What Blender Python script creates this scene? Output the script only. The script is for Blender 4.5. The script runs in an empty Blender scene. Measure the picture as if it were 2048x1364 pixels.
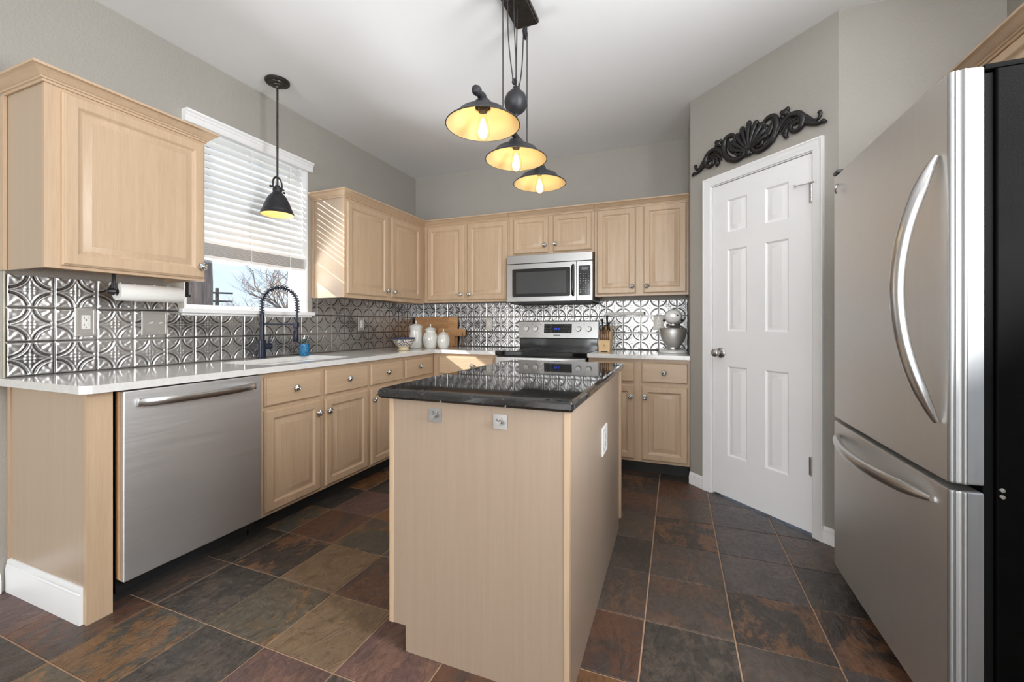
import bpy, bmesh, math, random
import numpy as np
from math import pi, sin, cos, radians, sqrt
from mathutils import Vector, Matrix

random.seed(7)
SC = bpy.context.scene
COL = SC.collection
V = Vector

# ------------------------------------------------------------------ camera
CAMX, CAMZ = 2.6872, 1.1470
YAW = 0.372139
cam_d = bpy.data.cameras.new('camera')
cam_d.sensor_width = 36.0
cam_d.lens = 36.0 * 838.41 / 2048.0
cam_d.shift_y = -(682.0 - 648.66) / 2048.0
cam_d.clip_start = 0.02
cam_d.clip_end = 300
cam = bpy.data.objects.new('camera', cam_d)
COL.objects.link(cam)
cam.location = (CAMX, 0, CAMZ)
cam.rotation_euler = (pi / 2, 0, YAW)
SC.camera = cam

# ------------------------------------------------------------------ colour management
SC.view_settings.view_transform = 'Standard'
SC.view_settings.look = 'None'
SC.view_settings.gamma = 1.0
SC.view_settings.use_curve_mapping = False
SC.view_settings.exposure = 0.27
cy = SC.cycles
cy.use_denoising = True
try:
    cy.denoiser = 'OPENIMAGEDENOISE'
except Exception:
    pass
cy.max_bounces = 10
cy.diffuse_bounces = 5
cy.glossy_bounces = 5
cy.transparent_max_bounces = 16
cy.sample_clamp_indirect = 6.0
cy.caustics_reflective = False
cy.caustics_refractive = False
cy.blur_glossy = 0.5

# ------------------------------------------------------------------ sky
world = bpy.data.worlds.new('sky')
SC.world = world
world.use_nodes = True
nt = world.node_tree
nt.nodes.clear()
wo = nt.nodes.new('ShaderNodeOutputWorld')
bg = nt.nodes.new('ShaderNodeBackground')
tc = nt.nodes.new('ShaderNodeTexCoord')
sep = nt.nodes.new('ShaderNodeSeparateXYZ')
rmp = nt.nodes.new('ShaderNodeValToRGB')
rmp.color_ramp.elements[0].position = 0.0
rmp.color_ramp.elements[0].color = (0.78, 0.86, 0.96, 1)
rmp.color_ramp.elements[1].position = 0.6
rmp.color_ramp.elements[1].color = (0.16, 0.36, 0.80, 1)
e = rmp.color_ramp.elements.new(0.16)
e.color = (0.58, 0.75, 0.95, 1)
noi = nt.nodes.new('ShaderNodeTexNoise')
noi.inputs['Scale'].default_value = 5.0
noi.inputs['Detail'].default_value = 5.0
cr = nt.nodes.new('ShaderNodeValToRGB')
cr.color_ramp.elements[0].position = 0.50
cr.color_ramp.elements[1].position = 0.72
mixw = nt.nodes.new('ShaderNodeMixRGB')
mixw.inputs[2].default_value = (0.95, 0.95, 0.97, 1)
mpw = nt.nodes.new('ShaderNodeMapping')
mpw.inputs['Scale'].default_value = (1, 1, 3.5)
nt.links.new(tc.outputs['Generated'], sep.inputs[0])
nt.links.new(sep.outputs['Z'], rmp.inputs[0])
nt.links.new(tc.outputs['Generated'], mpw.inputs[0])
nt.links.new(mpw.outputs[0], noi.inputs['Vector'])
nt.links.new(noi.outputs[0], cr.inputs[0])
nt.links.new(cr.outputs[0], mixw.inputs[0])
nt.links.new(rmp.outputs[0], mixw.inputs[1])
nt.links.new(mixw.outputs[0], bg.inputs[0])
bg.inputs[1].default_value = 1.12
nt.links.new(bg.outputs[0], wo.inputs[0])

# ------------------------------------------------------------------ sun, sink window daylight and added fill lamps
sun_d = bpy.data.lights.new('sun', 'SUN')
sun_d.energy = 5.0
sun_d.angle = radians(0.6)
sun_d.color = (1.0, 0.95, 0.88)
sun = bpy.data.objects.new('sun', sun_d)
COL.objects.link(sun)
sdir = V((0.61, 0.72, -0.385)).normalized()
sun.rotation_euler = sdir.to_track_quat('-Z', 'Y').to_euler()
sun.location = (-6, -6, 6)


def area(name, loc, direction, sx, sy, power, col):
    d = bpy.data.lights.new(name, 'AREA')
    d.shape = 'RECTANGLE'
    d.size = sx
    d.size_y = sy
    d.energy = power
    d.color = col
    o = bpy.data.objects.new(name, d)
    COL.objects.link(o)
    o.location = loc
    o.rotation_euler = V(direction).to_track_quat('-Z', 'Y').to_euler()
    return o


FILL_COL = (0.975, 0.988, 1.0)
area('rear_window_fill', (0.97, -5.75, 1.40), (0, 1, 0.42), 1.65, 2.35, 138, FILL_COL)  # added fill at the rear opening, tilted up to brighten the ceiling
area('patio_door_fill', (2.95, -5.75, 1.35), (0, 1, 0.42), 1.75, 2.45, 138, FILL_COL)  # second rear fill lamp, also tilted up towards the ceiling
area('side_fill', (4.07, 0.74, 1.55), (-1, 0, 1.2), 0.75, 1.6, 78, FILL_COL)  # added fill lamp inside the side wall, aimed up at the ceiling
area('side_fill_top', (4.07, 0.76, 2.27), (-1, 0, -0.35), 0.70, 0.75, 36, FILL_COL)  # added high fill lamp, reaches the sink run over the island
area('daylight_sink_window', (-0.16, 2.03, 1.80), (1, 0, 0), 0.82, 1.05, 3, (0.96, 0.98, 1.0))
area('sink_window_uplight', (-0.36, 2.0, 1.08), (0.70, 0.12, 1.0), 0.85, 0.25, 44, (0.98, 0.99, 1.0))  # lamp added out of sight below the sill to light the ceiling


# ------------------------------------------------------------------ materials
def srgb(r, g, b):
    def f(c):
        c /= 255.0
        return c / 12.92 if c <= 0.04045 else ((c + 0.055) / 1.055) ** 2.4
    return (f(r), f(g), f(b), 1.0)


def new_mat(name):
    m = bpy.data.materials.new(name)
    m.use_nodes = True
    return m, m.node_tree, m.node_tree.nodes['Principled BSDF']


def coords(t, scale=(1, 1, 1), rnd=True):
    c = t.nodes.new('ShaderNodeTexCoord')
    mp = t.nodes.new('ShaderNodeMapping')
    mp.inputs['Scale'].default_value = scale
    t.links.new(c.outputs['Object'], mp.inputs[0])
    if rnd:
        oi = t.nodes.new('ShaderNodeObjectInfo')
        ml = t.nodes.new('ShaderNodeMath')
        ml.operation = 'MULTIPLY'
        ml.inputs[1].default_value = 37.0
        t.links.new(oi.outputs['Random'], ml.inputs[0])
        cb = t.nodes.new('ShaderNodeCombineXYZ')
        for k in range(3):
            t.links.new(ml.outputs[0], cb.inputs[k])
        t.links.new(cb.outputs[0], mp.inputs['Location'])
    return mp.outputs[0]


def noise(t, vec, scale, detail=3.0, rough=0.55, dist=0.0):
    n = t.nodes.new('ShaderNodeTexNoise')
    n.inputs['Scale'].default_value = scale
    n.inputs['Detail'].default_value = detail
    n.inputs['Roughness'].default_value = rough
    n.inputs['Distortion'].default_value = dist
    t.links.new(vec, n.inputs['Vector'])
    return n.outputs[0]


def ramp(t, fac, stops):
    r = t.nodes.new('ShaderNodeValToRGB')
    el = r.color_ramp.elements
    while len(el) < len(stops):
        el.new(0.5)
    for q, (p, c) in zip(el, stops):
        q.position = p
        q.color = c if len(c) == 4 else (*c, 1)
    t.links.new(fac, r.inputs[0])
    return r.outputs[0]


def bump(t, bsdf, h, strength, dist=0.01):
    b = t.nodes.new('ShaderNodeBump')
    b.inputs['Strength'].default_value = strength
    b.inputs['Distance'].default_value = dist
    t.links.new(h, b.inputs['Height'])
    t.links.new(b.outputs[0], bsdf.inputs['Normal'])


def plain(name, col, rough=0.5, metal=0.0, spec=0.5, var=0.04, vscale=9.0, bmp=0.0, bscale=60.0, coat=0.0):
    m, t, b = new_mat(name)
    vec = coords(t)
    n = noise(t, vec, vscale)
    lo = tuple(max(0, c * (1 - var)) for c in col[:3])
    hi = tuple(min(1, c * (1 + var)) for c in col[:3])
    t.links.new(ramp(t, n, [(0.3, lo), (0.7, hi)]), b.inputs['Base Color'])
    b.inputs['Roughness'].default_value = rough
    b.inputs['Metallic'].default_value = metal
    b.inputs['Specular IOR Level'].default_value = spec
    b.inputs['Coat Weight'].default_value = coat
    b.inputs['Coat Roughness'].default_value = 0.08
    if bmp:
        bump(t, b, noise(t, vec, bscale, 4.0), bmp, 0.002)
    return m


def wood(name, scale, c0, c1, rough=0.34, bmp=0.25, fine=1.0):
    """Fine straight grain: noise stretched along one axis, plus slow cathedral waves."""
    m, t, b = new_mat(name)
    vec = coords(t, scale)
    n1 = noise(t, vec, 1.0, 4.0, 0.6, 0.3)
    n2 = noise(t, vec, 6.0, 2.0, 0.6, 0.0)
    mx = t.nodes.new('ShaderNodeMixRGB')
    mx.inputs[0].default_value = 0.42
    t.links.new(n1, mx.inputs[1])
    t.links.new(n2, mx.inputs[2])
    t.links.new(ramp(t, mx.outputs[0], [(0.30, c0), (0.66, c1)]), b.inputs['Base Color'])
    b.inputs['Roughness'].default_value = rough
    b.inputs['Specular IOR Level'].default_value = 0.45
    bump(t, b, mx.outputs[0], bmp, 0.0016)
    return m


WC0, WC1 = (0.475, 0.335, 0.216), (0.570, 0.413, 0.276)
M = {}
M['wood'] = wood('pickled_oak_upright', (34, 34, 1.6), WC0, WC1)
M['wood_h'] = wood('pickled_oak_level', (1.6, 34, 34), WC0, WC1)
M['wood_y'] = wood('pickled_oak_lengthwise', (34, 1.6, 34), WC0, WC1)
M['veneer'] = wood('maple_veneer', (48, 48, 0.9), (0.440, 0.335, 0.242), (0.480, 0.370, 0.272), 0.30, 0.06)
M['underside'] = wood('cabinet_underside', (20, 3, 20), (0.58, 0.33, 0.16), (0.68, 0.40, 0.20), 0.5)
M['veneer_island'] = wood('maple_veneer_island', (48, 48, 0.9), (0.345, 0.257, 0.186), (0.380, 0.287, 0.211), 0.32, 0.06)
M['bamboo'] = wood('bamboo_block', (60, 60, 3), (0.62, 0.40, 0.17), (0.72, 0.49, 0.24), 0.4)
M['board_wood'] = wood('olive_wood_board', (2.5, 20, 16), (0.34, 0.155, 0.060), (0.58, 0.32, 0.145), 0.45)
M['board_wood_warm'] = wood('acacia_board', (2.5, 20, 16), (0.40, 0.19, 0.075), (0.64, 0.37, 0.175), 0.45)
M['knife_brown'] = wood('brown_handle', (30, 30, 6), (0.10, 0.042, 0.018), (0.20, 0.09, 0.04), 0.35)


def wall_paint():
    m, t, b = new_mat('greige_wall_paint')
    vec = coords(t, rnd=False)
    n = noise(t, vec, 1.6)
    t.links.new(ramp(t, n, [(0.3, (0.355, 0.335, 0.300)), (0.7, (0.375, 0.354, 0.318))]), b.inputs['Base Color'])
    b.inputs['Roughness'].default_value = 0.52
    b.inputs['Specular IOR Level'].default_value = 0.35
    a = noise(t, vec, 85.0, 3.0, 0.5, 0.6)
    r = ramp(t, a, [(0.40, (0, 0, 0)), (0.62, (1, 1, 1))])
    bump(t, b, r, 0.35, 0.0016)
    return m


def ceiling_paint():
    m, t, b = new_mat('white_ceiling_paint')
    vec = coords(t, rnd=False)
    b.inputs['Base Color'].default_value = (0.87, 0.875, 0.885, 1)
    b.inputs['Roughness'].default_value = 0.8
    b.inputs['Specular IOR Level'].default_value = 0.2
    a = noise(t, vec, 110.0, 3.0, 0.6, 0.4)
    bump(t, b, a, 0.25, 0.002)
    return m


M['wall'] = wall_paint()
M['ceiling'] = ceiling_paint()
M['white_paint'] = plain('white_trim_paint', (0.84, 0.84, 0.84), 0.32, var=0.01, bmp=0.03, bscale=40)
M['door_paint'] = plain('white_door_paint', (0.86, 0.86, 0.865), 0.34, var=0.01, bmp=0.04, bscale=50)
M['plastic_white'] = plain('white_plastic', (0.78, 0.77, 0.74), 0.35, var=0.01)
M['slot'] = plain('dark_slot', (0.012, 0.012, 0.012), 0.7, spec=0.06)
M['gasket'] = plain('black_rubber_gasket', (0.005, 0.005, 0.005), 0.7, spec=0.03)
M['black_void'] = plain('black_toe_kick', (0.012, 0.011, 0.010), 0.65, var=0.2)
M['black_gloss'] = plain('black_gloss', (0.008, 0.008, 0.009), 0.09, var=0.1)
M['black_glass'] = plain('black_ceramic_glass', (0.006, 0.006, 0.007), 0.05, var=0.1)
M['black_satin'] = plain('black_satin', (0.012, 0.012, 0.013), 0.35, var=0.15)
M['fridge_black'] = plain('black_fridge_side', (0.0016, 0.0015, 0.0014), 0.5, spec=0.035, var=0.2, bmp=0.25, bscale=220)
M['iron'] = plain('dark_bronze_iron', (0.030, 0.030, 0.034), 0.48, 0.35, var=0.25, vscale=25)
M['bronze'] = plain('aged_bronze', (0.055, 0.048, 0.042), 0.38, 0.7, var=0.3, vscale=30)
M['navy'] = plain('dark_navy_metal', (0.006, 0.009, 0.024), 0.30, 0.0, spec=0.35, var=0.15)
M['chrome'] = plain('chrome', (0.72, 0.72, 0.72), 0.13, 1.0, var=0.05)
M['nickel'] = plain('brushed_nickel', (0.52, 0.51, 0.50), 0.28, 1.0, var=0.08)
M['ceramic'] = plain('white_glazed_ceramic', (0.70, 0.69, 0.64), 0.14, var=0.03, vscale=14, coat=0.3)
M['sink_white'] = plain('white_sink', (0.78, 0.78, 0.76), 0.22, var=0.02)
M['paper'] = plain('paper_towel', (0.76, 0.75, 0.72), 0.9, var=0.02, bmp=0.3, bscale=120)
M['mixer_white'] = plain('white_enamel', (0.76, 0.76, 0.75), 0.16, var=0.02, coat=0.4)
M['knob_white'] = plain('silver_range_knob', (0.74, 0.73, 0.70), 0.28, 0.25, var=0.03)
M['leather'] = plain('tan_leather', (0.28, 0.15, 0.08), 0.7, var=0.2)
M['bark'] = plain('tree_bark', (0.17, 0.125, 0.10), 0.95, var=0.5, vscale=8, bmp=0.8, bscale=20)
M['twig'] = plain('bare_twigs', (0.34, 0.26, 0.21), 0.95, var=0.3)
M['pole_wood'] = plain('weathered_pole', (0.16, 0.14, 0.12), 0.9, var=0.2)
M['earth'] = plain('winter_grass_ground', (0.25, 0.22, 0.14), 0.95, var=0.4, vscale=2)
M['gold_lining'] = plain('cream_gold_lining', (0.84, 0.64, 0.33), 0.42, var=0.03)
M['grey_film'] = plain('grey_display_film', (0.12, 0.13, 0.13), 0.25, var=0.05)
M['caulk'] = plain('caulk_line', (0.50, 0.44, 0.33), 0.6, var=0.2)


def bark_mat():
    m, t, b = new_mat('ridged_bark')
    vec = coords(t, (9, 9, 1.2))
    n = noise(t, vec, 2.0, 6.0, 0.7, 0.4)
    t.links.new(ramp(t, n, [(0.35, (0.15, 0.115, 0.10)), (0.65, (0.46, 0.37, 0.32))]), b.inputs['Base Color'])
    b.inputs['Roughness'].default_value = 0.95
    bump(t, b, n, 0.9, 0.03)
    return m


M['bark'] = bark_mat()


def steel(name, base, rough, stretch, bscale=0.03):
    m, t, b = new_mat(name)
    vec = coords(t, stretch)
    n = noise(t, vec, 1.0, 3.0, 0.6)
    b.inputs['Metallic'].default_value = 1.0
    lo = tuple(c * 0.96 for c in base)
    t.links.new(ramp(t, n, [(0.3, lo), (0.7, base)]), b.inputs['Base Color'])
    r = t.nodes.new('ShaderNodeMapRange')
    r.inputs['To Min'].default_value = rough * 0.85
    r.inputs['To Max'].default_value = rough * 1.18
    t.links.new(n, r.inputs[0])
    t.links.new(r.outputs[0], b.inputs['Roughness'])
    bump(t, b, n, bscale, 0.0008)
    return m


M['steel'] = steel('brushed_stainless', (0.70, 0.705, 0.715), 0.36, (3, 3, 240))
M['steel_v'] = steel('brushed_stainless_upright', (0.80, 0.795, 0.78), 0.44, (240, 240, 3))
M['steel_bright'] = steel('polished_stainless', (0.56, 0.556, 0.55), 0.25, (3, 3, 200))
M['steel_trim'] = steel('trim_stainless', (0.36, 0.36, 0.36), 0.48, (240, 240, 3))
M['steel_dark'] = steel('grey_stainless', (0.40, 0.398, 0.395), 0.30, (3, 3, 200))
M['steel_dishwasher'] = steel('dishwasher_stainless', (0.80, 0.81, 0.82), 0.42, (3, 3, 240))


def tin():
    m, t, b = new_mat('pressed_tin')
    vec = coords(t, rnd=False)
    at = t.nodes.new('ShaderNodeAttribute')
    at.attribute_name = 'patina'
    n = noise(t, vec, 30.0, 4.0)
    ad = t.nodes.new('ShaderNodeMath')
    ad.operation = 'MULTIPLY_ADD'
    ad.inputs[1].default_value = 0.24
    t.links.new(n, ad.inputs[0])
    t.links.new(at.outputs['Fac'], ad.inputs[2])
    t.links.new(ramp(t, ad.outputs[0], [(0.24, (0.12, 0.115, 0.112)), (0.48, (0.33, 0.325, 0.322)), (0.72, (0.47, 0.465, 0.46)), (1.0, (0.58, 0.572, 0.565))]), b.inputs['Base Color'])
    b.inputs['Metallic'].default_value = 1.0
    b.inputs['Roughness'].default_value = 0.33
    return m


M['tin'] = tin()


def granite():
    m, t, b = new_mat('black_granite')
    vec = coords(t, rnd=False)
    n = noise(t, vec, 140.0, 3.0, 0.7)
    n2 = noise(t, vec, 24.0, 3.0, 0.6)
    mx = t.nodes.new('ShaderNodeMixRGB')
    mx.inputs[0].default_value = 0.4
    t.links.new(n, mx.inputs[1])
    t.links.new(n2, mx.inputs[2])
    t.links.new(ramp(t, mx.outputs[0], [(0.42, (0.008, 0.008, 0.008)), (0.58, (0.022, 0.021, 0.020)), (0.72, (0.09, 0.085, 0.078))]), b.inputs['Base Color'])
    b.inputs['Roughness'].default_value = 0.035
    b.inputs['Specular IOR Level'].default_value = 0.85
    return m


def quartz():
    m, t, b = new_mat('white_quartz')
    vec = coords(t, rnd=False)
    n = noise(t, vec, 45.0, 4.0, 0.7)
    t.links.new(ramp(t, n, [(0.35, (0.67, 0.655, 0.63)), (0.6, (0.73, 0.72, 0.70))]), b.inputs['Base Color'])
    b.inputs['Roughness'].default_value = 0.10
    b.inputs['Specular IOR Level'].default_value = 0.55
    return m


M['granite'] = granite()
M['quartz'] = quartz()


def slate():
    m, t, b = new_mat('slate_tile')
    a1 = t.nodes.new('ShaderNodeAttribute')
    a1.attribute_name = 'tile_a'
    a2 = t.nodes.new('ShaderNodeAttribute')
    a2.attribute_name = 'tile_b'
    a3 = t.nodes.new('ShaderNodeAttribute')
    a3.attribute_name = 'tile_shift'
    c = t.nodes.new('ShaderNodeTexCoord')
    add = t.nodes.new('ShaderNodeVectorMath')
    t.links.new(c.outputs['Object'], add.inputs[0])
    t.links.new(a3.outputs['Color'], add.inputs[1])
    mp = t.nodes.new('ShaderNodeMapping')
    mp.inputs['Scale'].default_value = (1.5, 0.9, 1)
    mp.inputs['Rotation'].default_value = (0, 0, 0.5)
    t.links.new(add.outputs[0], mp.inputs[0])
    vec = mp.outputs[0]
    big = noise(t, vec, 4.2, 7.0, 0.60, 0.9)
    fine = noise(t, vec, 34.0, 4.0, 0.65, 0.8)
    mx0 = t.nodes.new('ShaderNodeMixRGB')
    mx0.inputs[0].default_value = 0.30
    t.links.new(big, mx0.inputs[1])
    t.links.new(fine, mx0.inputs[2])
    fac = ramp(t, mx0.outputs[0], [(0.50, (0, 0, 0)), (0.56, (1, 1, 1))])
    mx = t.nodes.new('ShaderNodeMixRGB')
    t.links.new(fac, mx.inputs[0])
    t.links.new(a1.outputs['Color'], mx.inputs[1])
    t.links.new(a2.outputs['Color'], mx.inputs[2])
    hs = t.nodes.new('ShaderNodeMixRGB')
    hs.blend_type = 'MULTIPLY'
    hs.inputs[0].default_value = 0.8
    t.links.new(mx.outputs[0], hs.inputs[1])
    t.links.new(ramp(t, fine, [(0.25, (0.55, 0.55, 0.55)), (0.75, (1.25, 1.25, 1.25))]), hs.inputs[2])
    # dark broken lines where the stone has cleft
    cr_ = noise(t, vec, 6.5, 5.0, 0.6, 1.6)
    sb = t.nodes.new('ShaderNodeMath')
    sb.operation = 'SUBTRACT'
    sb.inputs[1].default_value = 0.5
    t.links.new(cr_, sb.inputs[0])
    ab = t.nodes.new('ShaderNodeMath')
    ab.operation = 'ABSOLUTE'
    t.links.new(sb.outputs[0], ab.inputs[0])
    h2 = t.nodes.new('ShaderNodeMixRGB')
    h2.blend_type = 'MULTIPLY'
    h2.inputs[0].default_value = 1.0
    t.links.new(hs.outputs[0], h2.inputs[1])
    t.links.new(ramp(t, ab.outputs[0], [(0.0, (0.45, 0.43, 0.42)), (0.012, (1, 1, 1))]), h2.inputs[2])
    t.links.new(h2.outputs[0], b.inputs['Base Color'])
    b.inputs['Roughness'].default_value = 0.36
    b.inputs['Specular IOR Level'].default_value = 0.5
    cl = noise(t, vec, 9.0, 6.0, 0.6, 2.0)
    bump(t, b, cl, 0.8, 0.010)
    return m


M['slate'] = slate()
M['grout'] = plain('tan_grout', srgb(178, 146, 120), 0.9, var=0.12, vscale=40)


def glass(name, tint=(1, 1, 1), gloss=0.06):
    m, t, b = new_mat(name)
    t.nodes.remove(b)
    o = t.nodes['Material Output']
    tr = t.nodes.new('ShaderNodeBsdfTransparent')
    tr.inputs[0].default_value = (*tint, 1)
    gl = t.nodes.new('ShaderNodeBsdfGlossy')
    gl.inputs['Roughness'].default_value = 0.02
    lw = t.nodes.new('ShaderNodeLayerWeight')
    lw.inputs[0].default_value = 0.5
    pw = t.nodes.new('ShaderNodeMath')
    pw.operation = 'POWER'
    pw.inputs[1].default_value = 4.0
    t.links.new(lw.outputs['Facing'], pw.inputs[0])
    fr = t.nodes.new('ShaderNodeMath')
    fr.operation = 'MULTIPLY_ADD'
    fr.inputs[1].default_value = 0.6
    fr.inputs[2].default_value = 0.035
    t.links.new(pw.outputs[0], fr.inputs[0])
    mx = t.nodes.new('ShaderNodeMixShader')
    t.links.new(fr.outputs[0], mx.inputs[0])
    t.links.new(tr.outputs[0], mx.inputs[1])
    t.links.new(gl.outputs[0], mx.inputs[2])
    t.links.new(mx.outputs[0], o.inputs[0])
    return m


M['pane'] = glass('window_glass', (0.97, 0.985, 0.99))
M['bulb_glass'] = glass('clear_bulb_glass', (0.99, 0.97, 0.93))
M['bottle_clear'] = glass('clear_bottle_glass', (0.72, 0.86, 0.86))


def emis(name, col, s):
    m, t, b = new_mat(name)
    b.inputs['Base Color'].default_value = (*col, 1)
    b.inputs['Emission Color'].default_value = (*col, 1)
    b.inputs['Emission Strength'].default_value = s
    return m


M['filament'] = emis('glowing_filament', (1.0, 0.82, 0.56), 24)
M['filament_small'] = emis('glowing_lamp', (1.0, 0.78, 0.48), 18)
M['blue_led'] = emis('blue_display_digits', (0.02, 0.08, 1.0), 3.0)


def blue_glass():
    m, t, b = new_mat('blue_hobnail_glass')
    vec = coords(t)
    b.inputs['Base Color'].default_value = (0.0, 0.19, 0.42, 1)
    b.inputs['Roughness'].default_value = 0.12
    vo = t.nodes.new('ShaderNodeTexVoronoi')
    vo.inputs['Scale'].default_value = 130
    t.links.new(vec, vo.inputs['Vector'])
    t.links.new(ramp(t, vo.outputs['Distance'], [(0.0, (0.02, 0.32, 0.58)), (0.55, (0.0, 0.12, 0.30))]), b.inputs['Base Color'])
    b.inputs['Transmission Weight'].default_value = 0.15
    bump(t, b, vo.outputs['Distance'], 0.8, 0.004)
    return m


M['blue_glass'] = blue_glass()


def blind_mat():
    m, t, b = new_mat('white_blind_slat')
    o = t.nodes['Material Output']
    b.inputs['Base Color'].default_value = (0.80, 0.80, 0.795, 1)
    b.inputs['Roughness'].default_value = 0.4
    tl = t.nodes.new('ShaderNodeBsdfTranslucent')
    tl.inputs[0].default_value = (0.9, 0.9, 0.88, 1)
    mx = t.nodes.new('ShaderNodeMixShader')
    mx.inputs[0].default_value = 0.22
    t.links.new(b.outputs[0], mx.inputs[1])
    t.links.new(tl.outputs[0], mx.inputs[2])
    t.links.new(mx.outputs[0], o.inputs[0])
    return m


M['blind'] = blind_mat()


def bowl_mat():
    m, t, b = new_mat('sponged_blue_stoneware')
    vec = coords(t, rnd=False)
    vo = t.nodes.new('ShaderNodeTexVoronoi')
    vo.inputs['Scale'].default_value = 125
    t.links.new(vec, vo.inputs['Vector'])
    dots = ramp(t, vo.outputs['Distance'], [(0.42, (0.035, 0.040, 0.115)), (0.56, (0.62, 0.56, 0.45))])
    sp = t.nodes.new('ShaderNodeSeparateXYZ')
    c = t.nodes.new('ShaderNodeTexCoord')
    t.links.new(c.outputs['Object'], sp.inputs[0])
    # speckled motif with a wavy lower edge, solid blue rim on top, bare cream foot
    n = noise(t, vec, 14.0)
    ad = t.nodes.new('ShaderNodeMath')
    ad.operation = 'MULTIPLY_ADD'
    ad.inputs[1].default_value = 0.05
    t.links.new(n, ad.inputs[0])
    t.links.new(sp.outputs['Z'], ad.inputs[2])
    low = t.nodes.new('ShaderNodeMath')
    low.operation = 'GREATER_THAN'
    low.inputs[1].default_value = 0.068
    t.links.new(ad.outputs[0], low.inputs[0])
    m1 = t.nodes.new('ShaderNodeMixRGB')
    m1.inputs[1].default_value = (0.60, 0.50, 0.33, 1)
    t.links.new(low.outputs[0], m1.inputs[0])
    t.links.new(dots, m1.inputs[2])
    top = t.nodes.new('ShaderNodeMath')
    top.operation = 'GREATER_THAN'
    top.inputs[1].default_value = 0.098
    t.links.new(sp.outputs['Z'], top.inputs[0])
    m2 = t.nodes.new('ShaderNodeMixRGB')
    m2.inputs[2].default_value = (0.045, 0.050, 0.105, 1)
    t.links.new(top.outputs[0], m2.inputs[0])
    t.links.new(m1.outputs[0], m2.inputs[1])
    t.links.new(m2.outputs[0], b.inputs['Base Color'])
    b.inputs['Roughness'].default_value = 0.18
    return m


M['bowl'] = bowl_mat()


# ------------------------------------------------------------------ mesh helpers
def nb():
    return bmesh.new()


def add_box(bm, x0, x1, y0, y1, z0, z1, bev=0.0, seg=2, mat=None):
    vs = [bm.verts.new(p) for p in ((x0, y0, z0), (x1, y0, z0), (x1, y1, z0), (x0, y1, z0), (x0, y0, z1), (x1, y0, z1), (x1, y1, z1), (x0, y1, z1))]
    fs = [bm.faces.new([vs[i] for i in f]) for f in ((3, 2, 1, 0), (4, 5, 6, 7), (0, 1, 5, 4), (1, 2, 6, 5), (2, 3, 7, 6), (3, 0, 4, 7))]
    if bev > 0:
        es = list({e for f in fs for e in f.edges})
        r = bmesh.ops.bevel(bm, geom=es, offset=bev, segments=seg, profile=0.5, affect='EDGES')
        vs = list({v for f in r['faces'] for v in f.verts} | {v for v in vs if v.is_valid})
    if mat is not None:
        for v in vs:
            v.co = mat @ v.co
    return vs


def bridge(bm, loops, closed=True, cap0=True, cap1=True):
    L = [[bm.verts.new(p) for p in lp] for lp in loops]
    n = len(L[0])
    for a, b in zip(L[:-1], L[1:]):
        for i in range(n if closed else n - 1):
            j = (i + 1) % n
            bm.faces.new((a[i], a[j], b[j], b[i]))
    if cap0:
        bm.faces.new(list(reversed(L[0])))
    if cap1:
        bm.faces.new(L[-1])
    return L


def lathe(bm, prof, mat=Matrix.Identity(4), seg=32, mod=None):
    """prof: list of (r, z) going up or down; revolved about local Z."""
    rings = []
    for (r, z) in prof:
        if r < 1e-6:
            rings.append([bm.verts.new(mat @ V((0, 0, z)))])
        else:
            ring = []
            for k in range(seg):
                a = 2 * pi * k / seg
                rr = r * (mod(a, z) if mod else 1.0)
                ring.append(bm.verts.new(mat @ V((rr * cos(a), rr * sin(a), z))))
            rings.append(ring)
    for a, b in zip(rings[:-1], rings[1:]):
        if len(a) == 1 and len(b) == 1:
            continue
        for k in range(seg):
            j = (k + 1) % seg
            if len(a) == 1:
                bm.faces.new((a[0], b[j], b[k]))
            elif len(b) == 1:
                bm.faces.new((a[k], a[j], b[0]))
            else:
                bm.faces.new((a[k], a[j], b[j], b[k]))
    return rings


def tube(bm, pts, rad, seg=10, sx=1.0, sy=1.0, up=None, caps=True):
    """Sweep an ellipse along pts; rad is a number or a list; up fixes the frame."""
    pts = [V(p) for p in pts]
    n = len(pts)
    rads = rad if isinstance(rad, (list, tuple)) else [rad] * n
    loops = []
    nrm = None
    for i, p in enumerate(pts):
        t = (pts[min(i + 1, n - 1)] - pts[max(i - 1, 0)]).normalized()
        if up is not None:
            b = t.cross(V(up))
            if b.length < 1e-5:
                b = t.orthogonal()
            b.normalize()
            nn = b.cross(t).normalized()
        else:
            if nrm is None:
                nrm = t.orthogonal().normalized()
            nrm = (nrm - t * nrm.dot(t)).normalized()
            nn = nrm
            b = t.cross(nn)
        r = rads[i]
        loops.append([p + (b * cos(2 * pi * k / seg) * sx + nn * sin(2 * pi * k / seg) * sy) * r for k in range(seg)])
    bridge(bm, loops, True, caps, caps)


def prism(bm, poly, z0, z1, mat=Matrix.Identity(4)):
    bridge(bm, [[mat @ V((x, y, z0)) for x, y in poly], [mat @ V((x, y, z1)) for x, y in poly]])


def sphere(bm, c, r, seg=20, rings=12, sc=(1, 1, 1)):
    prof = [(r * sin(pi * k / rings), -r * cos(pi * k / rings)) for k in range(rings + 1)]
    prof[0] = (0, -r)
    prof[-1] = (0, r)
    lathe(bm, prof, Matrix.Translation(c) @ Matrix.Diagonal((*sc, 1)), seg)


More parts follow.
